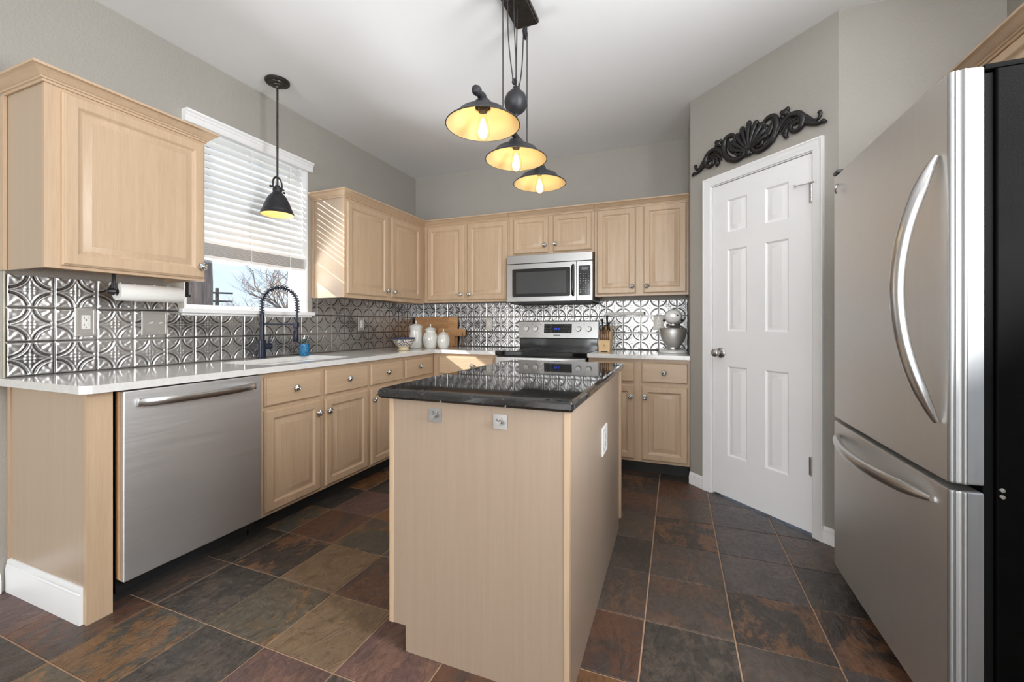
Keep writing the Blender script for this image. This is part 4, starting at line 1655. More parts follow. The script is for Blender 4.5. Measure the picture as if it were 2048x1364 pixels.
def flat_ring(bm, outer, inner, y0, y1):
    """frame plate in x-z with an opening; rings have equal counts"""
    L = [[V((x, y1, z)) for x, z in outer], [V((x, y0, z)) for x, z in outer], [V((x, y0, z)) for x, z in inner], [V((x, y1, z)) for x, z in inner]]
    bridge(bm, L + [L[0]], True, False, False)
    bmesh.ops.remove_doubles(bm, verts=bm.verts[:], dist=1e-6)


flat_ring(md, rrect(MX0, 1.893, 1.352, 1.687, 0.004, 3), rrect(WXa, WXb, WZa, WZb, 0.014, 3), MY, MY + 0.038)
mdoor = link('door', md, M['steel_dark'], mw, 30)
bm = nb()
bridge(bm, [[V((x, y, z)) for x, z in rrect(WXa, WXb, WZa, WZb, 0.014, 3)] for y in (MY + 0.004, MY + 0.030)])
link('door_glass', bm, M['black_gloss'], mdoor, 30)
bm = nb()
bridge(bm, [[V((x, y, z)) for x, z in rrect(WXa + 0.036, WXb - 0.036, WZa + 0.030, WZb - 0.030, 0.004, 3)] for y in (MY + 0.0030, MY + 0.0040)])
M['mesh_grey'] = plain('grey_microwave_screen', (0.055, 0.057, 0.058), 0.12, var=0.05)
link('screen', bm, M['mesh_grey'], mdoor, 30)
bm = nb()
tube(bm, [(1.866, MY - 0.001, 1.398), (1.866, MY - 0.020, 1.408), (1.866, MY - 0.026, 1.44), (1.866, MY - 0.027, 1.52), (1.866, MY - 0.026, 1.61), (1.866, MY - 0.020, 1.645), (1.866, MY - 0.001, 1.656)], 0.0135, 14, 1.0, 0.7)
link('handle', bm, M['black_gloss'], mdoor, 50)
bm = nb()
flat_ring(bm, rrect(1.897, MX1, 1.352, 1.687, 0.004, 3), rrect(1.914, 2.016, 1.394, 1.650, 0.008, 3), MY, MY + 0.038)
kp = link('keypad', bm, M['steel_dark'], mw, 30)
bm = nb()
bridge(bm, [[V((x, y, z)) for x, z in rrect(1.914, 2.016, 1.394, 1.650, 0.008, 3)] for y in (MY + 0.003, MY + 0.030)])
link('keypad_glass', bm, M['black_gloss'], kp, 30)
bm = nb()
add_box(bm, 1.940, 1.992, MY + 0.0022, MY + 0.0030, 1.612, 1.636)
link('clock_display', bm, M['grey_film'], kp, 30)
bm = nb()
M['legend'] = plain('pale_key_legend', (0.45, 0.45, 0.44), 0.5, var=0.1)
for j in range(9):
    for i in range(4):
        if j in (0, 1, 2, 3) or rk.random() < 0.8:
            x = 1.926 + i * 0.0225
            z = 1.575 - j * 0.0195
            add_box(bm, x, x + rk.uniform(0.005, 0.012), MY + 0.0024, MY + 0.0030, z, z + rk.uniform(0.003, 0.007))
link('key_legends', bm, M['legend'], kp, 0)
bm = nb()
lathe(bm, [(0, 0), (0.007, 0), (0.006, 0.001), (0, 0.0012)], Matrix.Translation((1.575, MY, 1.370)) @ RX, 20)
link('badge', bm, M['nickel'], mdoor, 40)

# ------------------------------------------------------------------ refrigerator
FXf, FY0, FY1 = 3.336, 1.397, 2.236
fr = thing('refrigerator', 'stainless bottom-freezer refrigerator with black sides', 'refrigerator', (3.72, 1.82, 0))
world_box(fr, 'cabinet', M['fridge_black'], 3.424, 4.085, FY0 + 0.002, FY1, 0.025, 1.782, bev=0.006, seg=3)
world_box(fr, 'top_cap', M['fridge_black'], 3.404, 3.50, FY0 + 0.004, FY1 - 0.002, 1.7825, 1.796, bev=0.003)
world_box(fr, 'door_gasket', M['gasket'], 3.404, 3.4235, FY0 + 0.010, FY1 - 0.012, 0.10, 1.775)
world_box(fr, 'toe_grille', M['black_void'], 3.40, 3.43, FY0 + 0.012, FY1 - 0.012, 0.005, 0.092)
bm = nb()
for x in (3.47, 4.0):
    for y in (FY0 + 0.06, FY1 - 0.06):
        lathe(bm, [(0, 0), (0.02, 0), (0.02, 0.0255), (0, 0.0255)], Matrix.Translation((x, y, 0)), 12)
link('foot', bm, M['black_satin'], fr, 40)
# door outline in plan: ribbed, rounded return on the near edge, gently bowed face
dpl = [(3.403, FY0 + 0.004), (3.371, FY0 + 0.000)]
for k in range(7):
    a = k / 6
    dpl.append((3.371 - 0.010 * a, FY0 - 0.0035 * sin(pi * a)))
dpl += [(3.3595, FY0 + 0.0020), (3.3560, FY0 + 0.0030), (3.3545, FY0 + 0.0005), (3.3490, FY0 + 0.0012), (3.3475, FY0 + 0.0042), (3.3450, FY0 + 0.0032)]
for k in range(1, 8):
    a = pi / 2 * k / 7
    dpl.append((3.3450 - 0.0085 * sin(a), FY0 + 0.0032 + 0.0085 * (1 - cos(a))))
n_trim = len(dpl)
for k in range(1, 24):
    q = k / 24
    y = FY0 + 0.0117 + (FY1 - 0.008 - FY0 - 0.0117) * q
    dpl.append((FXf - 0.0035 * sin(pi * q) + 0.0005, y))
for k in range(0, 5):
    a = pi / 2 * k / 4
    dpl.append((3.3445 - 0.008 * cos(a), FY1 - 0.008 + 0.008 * sin(a)))
dpl += [(3.403, FY1)]


def fridge_door(name, z0, z1):
    lv = [(0.006, z0), (0.0015, z0 + 0.0015), (0.0, z0 + 0.006), (0.0, z1 - 0.006), (0.0015, z1 - 0.0015), (0.006, z1)]
    cx_, cy2 = 3.372, (FY0 + FY1) / 2
    bm = nb()
    out = [(3.403, FY0 + 0.0122), (FXf + 0.0008, FY0 + 0.0122)] + dpl[n_trim:]
    bridge(bm, [[V((cx_ + (x - cx_) * (1 - i / 0.036), cy2 + (y - cy2) * (1 - i / 0.42), z)) for x, y in out] for i, z in lv])
    o = link(name, bm, M['steel_v'], fr, 38)
    bm = nb()
    out = dpl[:n_trim] + [(3.403, FY0 + 0.0120)]
    bridge(bm, [[V((cx_ + (x - cx_) * (1 - i / 0.036), cy2 + (y - cy2) * (1 - i / 0.42), z)) for x, y in out] for i, z in lv])
    link('edge_trim', bm, M['steel_trim'], o, 38)['label'] = 'ribbed bright edge trim'
    return o


fd = fridge_door('door', 0.742, 1.792)
fz = fridge_door('freezer_drawer', 0.096, 0.726)
bm = nb()
hp = []
for k in range(33):
    q = -1 + 2 * k / 32
    b_ = 1 - abs(q) ** 2.0
    hp.append((FXf - 0.006 - 0.078 * b_, FY0 + 0.045 + 0.012 * b_, 1.240 + 0.352 * q))
tube(bm, hp, [0.40] + [0.62] + [0.78] + [0.9] + [1.0] * 25 + [0.9] + [0.78] + [0.62] + [0.40], 16, 0.0155, 0.0215, up=(0, 1, 0))
link('handle', bm, M['steel_bright'], fd, 50)
bm = nb()
hp = []
for k in range(33):
    q = -1 + 2 * k / 32
    b_ = 1 - abs(q) ** 2.0
    hp.append((FXf - 0.006 - 0.062 * b_, 1.818 + 0.352 * q, 0.676 - 0.004 * b_))
tube(bm, hp, [0.40] + [0.62] + [0.78] + [0.9] + [1.0] * 25 + [0.9] + [0.78] + [0.62] + [0.40], 16, 0.0145, 0.0185, up=(0, 0, 1))
link('handle', bm, M['steel_bright'], fz, 50)
bm = nb()
add_box(bm, 3.330, 3.46, FY1 - 0.055, FY1 - 0.004, 1.7965, 1.812, 0.005)
link('hinge_cover', bm, M['black_satin'], fr, 40)
bm = nb()
for z in (0.738, 0.722):
    lathe(bm, [(0, 0), (0.006, 0), (0.0045, 0.003), (0, 0.0035)], Matrix.Translation((3.436, FY0 + 0.002, z)) @ RX, 14)
link('hinge_screw', bm, M['chrome'], fr, 40)
bm = nb()
tube(bm, spline([(FXf - 0.002, 2.175, 1.745), (FXf - 0.010, 2.165, 1.742), (FXf - 0.016, 2.150, 1.730), (FXf - 0.018, 2.155, 1.716), (FXf - 0.010, 2.168, 1.704)], 5), [0.002] + [0.0042] * 19 + [0.002], 8)
hk = link('clear_hook', bm, M['chrome'], None, 50)
tag(to_origin(hk), 'tiny chrome hook stuck high on the refrigerator door', 'hook')

# ------------------------------------------------------------------ lamps
def edison_bulb(parent, c, ztop, mat_f):
    """clear pear bulb hanging from ztop, axis down"""
    T = Matrix.Translation((c[0], c[1], ztop))
    bm = nb()
    lathe(bm, [(0.0125, 0.0), (0.0135, -0.012), (0.019, -0.034), (0.0265, -0.062), (0.0295, -0.082), (0.0285, -0.096), (0.0225, -0.110), (0.012, -0.118), (0.0, -0.121)], T, 28)
    b = link('bulb', bm, M['bulb_glass'], parent, 60)
    bm = nb()
    lathe(bm, [(0.0, -0.024), (0.007, -0.034), (0.0145, -0.060), (0.0185, -0.083), (0.0150, -0.098), (0.0, -0.107)], T, 16)
    link('filament', bm, mat_f, b, 60)
    return b


def shell(prof, th):
    """thicken an open lathe profile inward: returns outer and inner runs"""
    return prof, [(max(r - th, 0.001), z - th * 0.35) for r, z in prof]


ch = thing('pulley_chandelier', 'dark bronze pulley chandelier with three wide shades above the island', 'chandelier', (1.952, 1.936, H))
CX, CYc = 1.952, 1.936
bm = nb()
add_box(bm, CX - 0.065, CX + 0.065, 1.764, 2.110, H - 0.022, H - 0.0005, 0.004)
add_box(bm, CX - 0.059, CX + 0.059, 1.770, 2.104, H - 0.032, H - 0.020, 0.004)
link('ceiling_plate', bm, M['bronze'], ch, 40)


def pulley(name, y, z, r, lean=0.0):
    bm = nb()
    T = Matrix.Translation((CX, y, z)) @ Matrix.Rotation(pi / 2, 4, 'Y')
    lathe(bm, [(0, -0.006), (r, -0.006), (r, -0.004), (r * 0.84, 0.0), (r, 0.004), (r, 0.006), (0, 0.006)], T, 28)
    o = link(name, bm, M['iron'], ch, 40)
    bm = nb()
    for s in (-1, 1):
        add_box(bm, CX + s * 0.0085 - 0.0012, CX + s * 0.0085 + 0.0012, y - 0.006, y + 0.006, z - 0.010, z + r + 0.012)
    tube(bm, [(CX - 0.013, y, z), (CX + 0.013, y, z)], 0.004, 10)
    link('yoke', bm, M['iron'], o, 40)
    return o


pulley('pulley_wheel', 1.797, 2.672, 0.027)
pulley('pulley_wheel', 2.075, 2.672, 0.027)
pulley('pulley_wheel', 1.916, 2.335, 0.015)
pulley('pulley_wheel', 1.957, 2.320, 0.015)


def cord(pts):
    bm = nb()
    tube(bm, spline(pts, 6), 0.0031, 8)
    link('cord', bm, M['iron'], ch, 60)


cord([(CX, 1.769, 2.085), (CX, 1.769, 2.40), (CX, 1.769, 2.66), (CX, 1.776, 2.690), (CX, 1.797, 2.700), (CX, 1.818, 2.690), (CX, 1.825, 2.66), (CX, 1.834, 2.52), (CX, 1.860, 2.42), (CX, 1.900, 2.335), (CX, 1.916, 2.320)])
cord([(CX, 2.103, 2.085), (CX, 2.103, 2.40), (CX, 2.103, 2.66), (CX, 2.096, 2.690), (CX, 2.075, 2.700), (CX, 2.054, 2.690), (CX, 2.047, 2.66), (CX, 2.030, 2.50), (CX, 2.005, 2.40), (CX, 1.974, 2.325), (CX, 1.957, 2.305)])
cord([(CX, 1.916, 2.320), (CX, 1.930, 2.335), (CX, 1.938, 2.40), (CX, 1.930, 2.50), (CX, 1.912, 2.62), (CX, 1.905, 2.726)])
cord([(CX, 1.957, 2.305), (CX, 1.943, 2.320), (CX, 1.942, 2.42), (CX, 1.950, 2.60), (CX, 1.955, 2.726)])
bm = nb()
lathe(bm, [(0, 0.074), (0.016, 0.074), (0.018, 0.062), (0.026, 0.056), (0.034, 0.049), (0.047, 0.036), (0.056, 0.014), (0.0575, 0.0), (0.055, -0.016), (0.047, -0.034), (0.034, -0.048), (0.018, -0.057), (0.010, -0.062), (0.008, -0.072), (0, -0.075)], Matrix.Translation((CX, CYc, 2.243)), 32)
link('counterweight', bm, M['iron'], ch, 50)
bm = nb()
lathe(bm, [(0, -0.458), (0.014, -0.454), (0.0195, -0.442), (0.0190, -0.430), (0.0145, -0.420), (0.0135, -0.404), (0.0175, -0.396), (0.0175, -0.383), (0.0135, -0.376), (0.0135, 0.378), (0.0150, 0.385), (0.0150, 0.396), (0.0120, 0.404), (0.0135, 0.424), (0.0175, 0.432), (0.0175, 0.440), (0.013, 0.449), (0, 0.452)], Matrix.Translation((CX, CYc, 2.075)) @ Matrix.Rotation(-pi / 2, 4, 'X'), 20)
for y in (1.769, 2.103):
    lathe(bm, [(0.012, -0.010), (0.016, -0.010), (0.016, 0.010), (0.012, 0.010)], Matrix.Translation((CX, y, 2.075)) @ Matrix.Rotation(-pi / 2, 4, 'X'), 20)
link('cross_bar', bm, M['iron'], ch, 40)
for y in (1.556, 1.940, 2.325):
    T = Matrix.Translation((CX, y, 0))
    op = [(0.153, 1.962), (0.151, 1.966), (0.128, 1.982), (0.110, 1.996), (0.100, 2.010), (0.075, 2.024), (0.045, 2.034), (0.040, 2.044), (0.034, 2.056), (0.024, 2.064), (0.0, 2.066)]
    ip = [(0.0, 2.050), (0.024, 2.046), (0.034, 2.030), (0.073, 2.0185), (0.0965, 2.0055), (0.1065, 1.9925), (0.127, 1.978), (0.1500, 1.9625), (0.1530, 1.962)]
    bm = nb()
    lathe(bm, op + [(0.0, 2.052)] + ip[1:2] + ip[2:], T, 48)
    sh = link('shade', bm, M['iron'], ch, 40)
    bm = nb()
    lathe(bm, [(0.026, 2.0445), (0.0345, 2.0285), (0.073, 2.0170), (0.0960, 2.0040), (0.1060, 1.9910), (0.1265, 1.9765), (0.1490, 1.9618)], T, 48)
    ln = link('shade_lining', bm, M['gold_lining'], sh, 40)
    bm = nb()
    lathe(bm, [(0.0, 2.047), (0.021, 2.047), (0.021, 2.030), (0.0175, 2.026), (0.0175, 2.016), (0.0, 2.016)], T, 24)
    link('socket', bm, M['bronze'], sh, 40)
    edison_bulb(sh, (CX, y), 2.017, M['filament'])

pe = thing('pendant_light', 'small dark cone pendant light hanging by the sink window', 'pendant light', (0.232, 2.020, H))
T = Matrix.Translation((0.232, 2.020, 0))
bm = nb()
lathe(bm, [(0, H - 0.0005), (0.074, H - 0.0005), (0.074, H - 0.012), (0.070, H - 0.017), (0.052, H - 0.019), (0.050, H - 0.024), (0.044, H - 0.027), (0.030, H - 0.029), (0.028, H - 0.034), (0.014, H - 0.038), (0.009, H - 0.050), (0, H - 0.050)], T, 40)
link('ceiling_rose', bm, M['bronze'], pe, 30)
bm = nb()
lathe(bm, [(0, H - 0.048), (0.0062, H - 0.048), (0.0062, 2.32), (0.0075, 2.318), (0.0075, 2.310), (0.0062, 2.308), (0.0062, 2.062), (0.0, 2.062)], T, 14)
link('rod', bm, M['bronze'], pe, 40)
bm = nb()
lp = [V((0.232, 2.020 + 0.034 * cos(a), 2.072 + (0.048 * sin(a) if sin(a) > 0 else 0.0))) for a in [pi * k / 20 for k in range(21)]]
lp = [V((0.232, 2.054, 2.045))] + lp + [V((0.232, 1.986, 2.045))]
tube(bm, lp, 0.0042, 8, 1.6, 0.8, up=(1, 0, 0))
tube(bm, [(0.232, 1.972, 2.048), (0.232, 2.070, 2.048)], 0.0045, 10)
sphere(bm, (0.232, 1.970, 2.048), 0.0085, 12, 8)
sphere(bm, (0.232, 2.072, 2.030), 0.0075, 12, 8)
link('hanger', bm, M['iron'], pe, 40)
bm = nb()
lathe(bm, [(0, 2.066), (0.014, 2.066), (0.018, 2.056), (0.026, 2.050), (0.029, 2.036), (0.027, 2.020), (0.033, 2.014), (0.036, 2.006), (0.043, 2.002), (0.055, 1.986), (0.068, 1.960), (0.080, 1.930), (0.088, 1.906), (0.092, 1.900), (0.092, 1.891), (0.098, 1.885), (0.101, 1.871), (0.0995, 1.871), (0.095, 1.884), (0.089, 1.893), (0.086, 1.905), (0.078, 1.929), (0.066, 1.958), (0.053, 1.984), (0.030, 2.004), (0.0, 2.006)], T, 44)
sh = link('shade', bm, M['iron'], pe, 35)
bm = nb()
lathe(bm, [(0.029, 2.0025), (0.0515, 1.983), (0.0645, 1.957), (0.0765, 1.928), (0.0845, 1.904), (0.0875, 1.892), (0.0935, 1.8835), (0.0985, 1.8712)], T, 44)
link('shade_lining', bm, M['gold_lining'], sh, 40)
bm = nb()
sphere(bm, (0.232, 2.020, 1.945), 0.024, 18, 12, (1, 1, 1.25))
link('bulb', bm, M['filament_small'], sh, 60)

# ------------------------------------------------------------------ crockery and boards in the corner
def jar(label, x, y, prof, lid):
    r = thing('canister', label, 'canister', (x, y, CT1 + 0.0005), 0, 'white lidded jars in the corner')
    bm = nb()
    lathe(bm, prof, seg=40)
    link('body', bm, M['ceramic'], r, 50, True)
    bm = nb()
    lathe(bm, lid, seg=36)
    link('lid', bm, M['ceramic'], r, 50, True)
    return r


jar('tall white ceramic canister behind the blue bowl', 0.333, 3.462, [(0, 0), (0.050, 0), (0.056, 0.004), (0.066, 0.030), (0.0685, 0.062), (0.064, 0.105), (0.059, 0.150), (0.058, 0.185), (0.064, 0.206), (0.067, 0.213), (0.060, 0.214), (0, 0.212)],
    [(0, 0.2145), (0.060, 0.2145), (0.057, 0.220), (0.035, 0.231), (0.010, 0.237), (0.0055, 0.240), (0.0050, 0.252), (0.0065, 0.262), (0.004, 0.268), (0, 0.269)])
jar('round white ceramic canister between the tall and the small canister', 0.486, 3.479, [(0, 0), (0.046, 0), (0.052, 0.005), (0.067, 0.040), (0.0735, 0.080), (0.071, 0.112), (0.058, 0.142), (0.047, 0.155), (0.047, 0.172), (0.055, 0.184), (0.050, 0.188), (0, 0.186)],
    [(0, 0.1875), (0.047, 0.1885), (0.044, 0.194), (0.022, 0.201), (0.008, 0.204), (0.0060, 0.207), (0.0060, 0.222), (0.0070, 0.229), (0.004, 0.233), (0, 0.2335)])
jar('smallest white ceramic canister in front of the cutting boards', 0.621, 3.493, [(0, 0), (0.037, 0), (0.042, 0.005), (0.055, 0.035), (0.0595, 0.070), (0.057, 0.100), (0.049, 0.122), (0.045, 0.130), (0, 0.130)],
    [(0, 0.1305), (0.047, 0.1315), (0.048, 0.136), (0.036, 0.146), (0.016, 0.157), (0.006, 0.161), (0.0048, 0.166), (0.0046, 0.180), (0.0052, 0.188), (0, 0.192)])
bm = nb()
lathe(bm, [(0, 0.0), (0.048, 0.0), (0.051, 0.003), (0.043, 0.014), (0.040, 0.022), (0.055, 0.034), (0.076, 0.056), (0.092, 0.082), (0.100, 0.104), (0.104, 0.110), (0.101, 0.112), (0.096, 0.106), (0.086, 0.080), (0.068, 0.054), (0.040, 0.036), (0.0, 0.033)], Matrix.Translation((0.436, 3.122, CT1 + 0.0005)), 44)
bw = link('bowl', bm, M['bowl'], None, 50)
tag(to_origin(bw), 'cream stoneware bowl with a blue sponged pattern and blue rim', 'bowl')


def leaning(name, label, x, ybot, z, lean, group=None):
    r = thing(name, label, 'cutting board', (x, ybot, z), 0, group)
    r.rotation_euler = (-lean, 0, 0)
    return r


r = leaning('cutting_board', 'large rectangular wooden cutting board leaning against the tin tiles', 0.288, 3.878, CT1 + 0.0025, 0.085)
bm = nb()
bridge(bm, [[V((x, y, z)) for x, z in rrect(-0.265, 0.153, 0.0, 0.306, 0.010, 4)] for y in (0.0, 0.022)])
link('board', bm, M['board_wood'], r, 30, True)
bm = nb()
bridge(bm, [[V((x, y, z)) for x, z in rrect(0.1535, 0.262, 0.0, 0.308, 0.010, 4)] for y in (-0.0005, 0.0225)])
link('breadboard_end', bm, M['bamboo_dark'] if 'bamboo_dark' in M else M['board_wood_warm'], r, 30, True)
r = leaning('cutting_board', 'wooden paddle board with a leather loop on its handle, leaning behind the canisters', 0.44, 3.835, CT1 + 0.0015, 0.10)
bm = nb()
out = [(-0.10, 0.0), (0.085, 0.0), (0.097, 0.010), (0.098, 0.088), (0.106, 0.104), (0.118, 0.108), (0.212, 0.108), (0.224, 0.120), (0.224, 0.172), (0.212, 0.184), (0.118, 0.186), (0.104, 0.190), (-0.088, 0.190), (-0.10, 0.178)]
bridge(bm, [[V((x, y, z)) for x, z in out] for y in (0.0, 0.020)])
link('board', bm, M['board_wood_warm'], r, 30, True)
bm = nb()
tube(bm, spline([(0.196, -0.002, 0.150), (0.192, -0.004, 0.110), (0.186, -0.003, 0.060), (0.196, -0.003, 0.018), (0.206, -0.003, 0.016), (0.214, -0.003, 0.060), (0.205, -0.004, 0.110), (0.198, -0.002, 0.150)], 6), 0.0030, 8)
link('leather_loop', bm, M['leather'], r, 50, True)

# ------------------------------------------------------------------ soap bottle
r = thing('soap_bottle', 'blue hobnail glass soap bottle beside the faucet', 'bottle', (0.150, 2.312, CT1))
bm = nb()
sq = lambda a, z: 1.0 + 0.045 * cos(4 * a)
lathe(bm, [(0, 0.0005), (0.034, 0.0005), (0.037, 0.005), (0.038, 0.050), (0.037, 0.088), (0, 0.088)], seg=40, mod=sq)
link('lower_body', bm, M['blue_glass'], r, 50, True)['label'] = 'blue dimpled glass'
bm = nb()
lathe(bm, [(0.037, 0.0885), (0.036, 0.100), (0.029, 0.114), (0.018, 0.122), (0.016, 0.128)], seg=40, mod=sq)
link('shoulder', bm, M['bottle_clear'], r, 50, True)['label'] = 'clear glass shoulder'
bm = nb()
lathe(bm, [(0, 0.126), (0.016, 0.126), (0.016, 0.134), (0.006, 0.137), (0.0045, 0.150), (0, 0.150)], seg=20)
tube(bm, [(0, 0, 0.149), (0.018, 0.010, 0.150), (0.030, 0.017, 0.144)], 0.0040, 8)
link('pump', bm, M['nickel'], r, 40, True)

# ------------------------------------------------------------------ paper towel
r = thing('paper_towel_holder', 'black bracket and rod under the single-door wall cabinet', 'holder', (0.185, 1.35, 1.402))
bm = nb()
for y in (1.176, 1.500):
    add_box(bm, 0.168, 0.194, y - 0.002, y + 0.002, 1.300, 1.4015, 0.001)
    add_box(bm, 0.168, 0.194, y - 0.002, y + 0.020 if y < 1.3 else y + 0.002, 1.3975, 1.4018, 0.001)
tube(bm, [(0.181, 1.150, 1.304), (0.181, 1.514, 1.304)], 0.0075, 12)
tube(bm, [(0.181, 1.152, 1.304), (0.181, 1.175, 1.304)], [0.012, 0.018], 16)
link('bracket', bm, M['black_satin'], r, 40)
bm = nb()
T = Matrix.Translation((0.181, 1.188, 1.304)) @ Matrix.Rotation(-pi / 2, 4, 'X')
lathe(bm, [(0.019, 0.0), (0.041, 0.0), (0.0425, 0.002), (0.0425, 0.276), (0.041, 0.278), (0.019, 0.278), (0.019, 0.0)], T, 40)
pt = link('paper_towel_roll', bm, M['paper'], None, 40)
tag(to_origin(pt), 'white paper towel roll hanging under the single-door wall cabinet', 'paper towels')

# ------------------------------------------------------------------ bar on the backsplash
r = thing('magnetic_knife_bar', 'long white bar with a dark end cap mounted above the knife block', 'bar', (2.258, B - 0.012, 1.245))
bm = nb()
bridge(bm, [[V((x, 3.9345 - d, 1.245 + h_)) for d, h_ in ((0, -0.013), (0.012, -0.012), (0.017, -0.006), (0.017, 0.006), (0.012, 0.012), (0, 0.013))] for x in (2.082, 2.422)])
link('bar', bm, M['plastic_white'], r, 40)
world_box(r, 'end_cap', M['iron'], 2.4225, 2.436, 3.916, 3.9345, 1.231, 1.259, bev=0.003)

# ------------------------------------------------------------------ knife block
KX, KY, KZ = 2.129, 3.555, CT1 + 0.0005
r = thing('knife_block', 'light bamboo knife block beside the range', 'knife block', (KX, KY, KZ))
kw = 0.046
prof = [(0.0, 0.0), (0.0, 0.096), (0.040, 0.104), (0.062, 0.168), (0.150, 0.215), (0.165, 0.200), (0.150, 0.0)]
bm = nb()
bridge(bm, [[V((x, y, z)) for y, z in prof] for x in (-kw, kw)])
link('block', bm, M['bamboo'], r, 20, True)
bm = nb()
for i in range(3):                                           # small burnt mark on the front
    tube(bm, [(-0.006 + i * 0.004, -0.0006, 0.052 + 0.003 * (i % 2)), (-0.003 + i * 0.003, -0.0006, 0.062 - 0.002 * i)], 0.0022 - 0.0004 * i, 6, 1.0, 0.25)
add_box(bm, -0.009, 0.010, -0.0007, 0.0002, 0.043, 0.0452)
link('maker_mark', bm, M['knife_brown'], r, 0, True)
bm = nb()
add_box(bm, -kw + 0.018, kw - 0.018, -0.0006, 0.0003, 0.0, 0.005)
link('foot_gap', bm, M['slot'], r, 0, True)


def knife(label, x, y, z, d, ln, w, t, mat, group):
    k = thing('knife', label, 'knife', (KX + x, KY + y, KZ + z), 0, group)
    d = V(d).normalized()
    bm = nb()
    n = 9
    pts, rad = [], []
    for i in range(n):
        q = i / (n - 1)
        pts.append(d * (ln * q))
        rad.append(w * (0.78 + 0.22 * cos(2 * pi * q) + (0.12 if q > 0.8 else 0)) * (0.75 if i in (0, n - 1) else 1))
    tube(bm, pts, rad, 12, t / w, 1.0, up=(0, 1, 0.2))
    link('handle', bm, mat, k, 45, True)
    bm = nb()
    tube(bm, [d * -0.020, d * 0.0005], [0.8 * w, 0.8 * w], 8, 0.22, 1.0, up=(0, 1, 0.2))
    link('blade', bm, M['chrome'], k, 45, True)
    for q in (0.3, 0.55, 0.8):
        bm = nb()
        p = d * (ln * q)
        tube(bm, [p + V((-t * 1.02, 0, 0)), p + V((t * 1.02, 0, 0))], 0.0022, 8)
        link('rivet', bm, M['chrome'], k, 40, True)
    return k


for i in range(5):
    knife('brown steak knife in the front row of the knife block', -0.034 + 0.017 * i, 0.020, 0.1005, (0.0, -0.10, 1.0), 0.078, 0.0085, 0.0062, M['knife_brown'], 'steak knives in the knife block')
knife('tallest black-handled knife at the back of the knife block', 0.016, 0.100, 0.190, (0.0, -0.42, 1.0), 0.118, 0.0125, 0.0090, M['black_satin'], 'black knives in the knife block')
knife('black-handled knife in the knife block on the side nearest the range', -0.024, 0.086, 0.182, (0.0, -0.42, 1.0), 0.098, 0.0115, 0.0085, M['black_satin'], 'black knives in the knife block')
knife('short black-handled knife on the side of the knife block away from the range', 0.032, 0.076, 0.177, (0.0, -0.42, 1.0), 0.075, 0.0110, 0.0080, M['black_satin'], 'black knives in the knife block')
sc = thing('kitchen_scissors', 'black-handled scissors standing in the knife block', 'scissors', (KX - 0.006, KY + 0.041, KZ + 0.165))
for s in (-1, 1):
    bm = nb()
    ring = [V((s * 0.019 + 0.0165 * cos(a), -0.022 - 0.30 * 0.020 * (1 + sin(a)), 0.034 + 0.020 * sin(a))) for a in [2 * pi * k / 24 for k in range(25)]]
    tube(bm, ring, 0.0042, 8, caps=False)
    tube(bm, [(s * 0.004, 0.002, -0.016), (s * 0.005, -0.008, 0.004), (s * 0.010, -0.018, 0.020)], 0.0042, 8)
    link('handle', bm, M['black_satin'], sc, 50, True)

# ------------------------------------------------------------------ stand mixer, facing the room
MXx, MXy, MXz = 2.668, 3.675, CT1 + 0.0005
r = thing('stand_mixer', 'white stand mixer with a brushed steel bowl on the short counter', 'mixer', (MXx, MXy, MXz))
bm = nb()
L = []
for ins, z in ((0.004, 0.0), (0.0, 0.004), (0.0, 0.012), (0.006, 0.020), (0.022, 0.027)):
    L.append([V((x, y, z)) for x, y in rrect(-0.110 + ins, 0.110 - ins, -0.125 + ins, 0.205 - ins, 0.095 - ins, 8)])
bridge(bm, L)
link('base', bm, M['mixer_white'], r, 40, True)
bm = nb()
L = []
for (z, hx, y0, y1) in ((0.020, 0.060, 0.085, 0.205), (0.060, 0.050, 0.105, 0.205), (0.140, 0.046, 0.115, 0.208), (0.200, 0.050, 0.105, 0.212), (0.225, 0.052, 0.095, 0.212)):
    L.append([V((x, y, z)) for x, y in rrect(-hx, hx, y0, y1, 0.035, 6)])
bridge(bm, L)
link('pedestal', bm, M['mixer_white'], r, 50, True)
bm = nb()
for k in range(1):
    ys = [(-0.128, 0.020), (-0.124, 0.044), (-0.110, 0.058), (-0.080, 0.067), (-0.020, 0.071), (0.060, 0.070), (0.140, 0.064), (0.195, 0.050), (0.218, 0.030), (0.224, 0.010)]
    lathe(bm, [(0, -0.130)] and [(0, ys[0][0] - 0.002)] + [(rr, yy) for yy, rr in ys] + [(0, 0.226)], Matrix.Translation((0, 0, 0.292)) @ Matrix.Rotation(-pi / 2, 4, 'X') @ Matrix.Diagonal((1, 0.86, 1, 1)), 36)
hd = link('head', bm, M['mixer_white'], r, 50, True)
bm = nb()
lathe(bm, [(0.0, 0.0), (0.020, 0.0), (0.022, -0.005), (0.019, -0.012), (0.012, -0.013), (0.012, -0.006), (0.0, -0.006)], Matrix.Translation((0, -0.124, 0.300)) @ Matrix.Rotation(-pi / 2, 4, 'X'), 24)
link('hub_cap', bm, M['chrome'], hd, 40, True)
bm = nb()
lathe(bm, [(0.0, 0.235), (0.052, 0.235), (0.054, 0.231), (0.054, 0.218), (0.050, 0.213), (0, 0.213)], Matrix.Translation((0, -0.030, 0)), 32)
lathe(bm, [(0, 0.213), (0.022, 0.213), (0.018, 0.195), (0.010, 0.190), (0.008, 0.160), (0, 0.160)], Matrix.Translation((0, -0.030, 0)), 20)
link('planetary_hub', bm, M['chrome'], hd, 40, True)
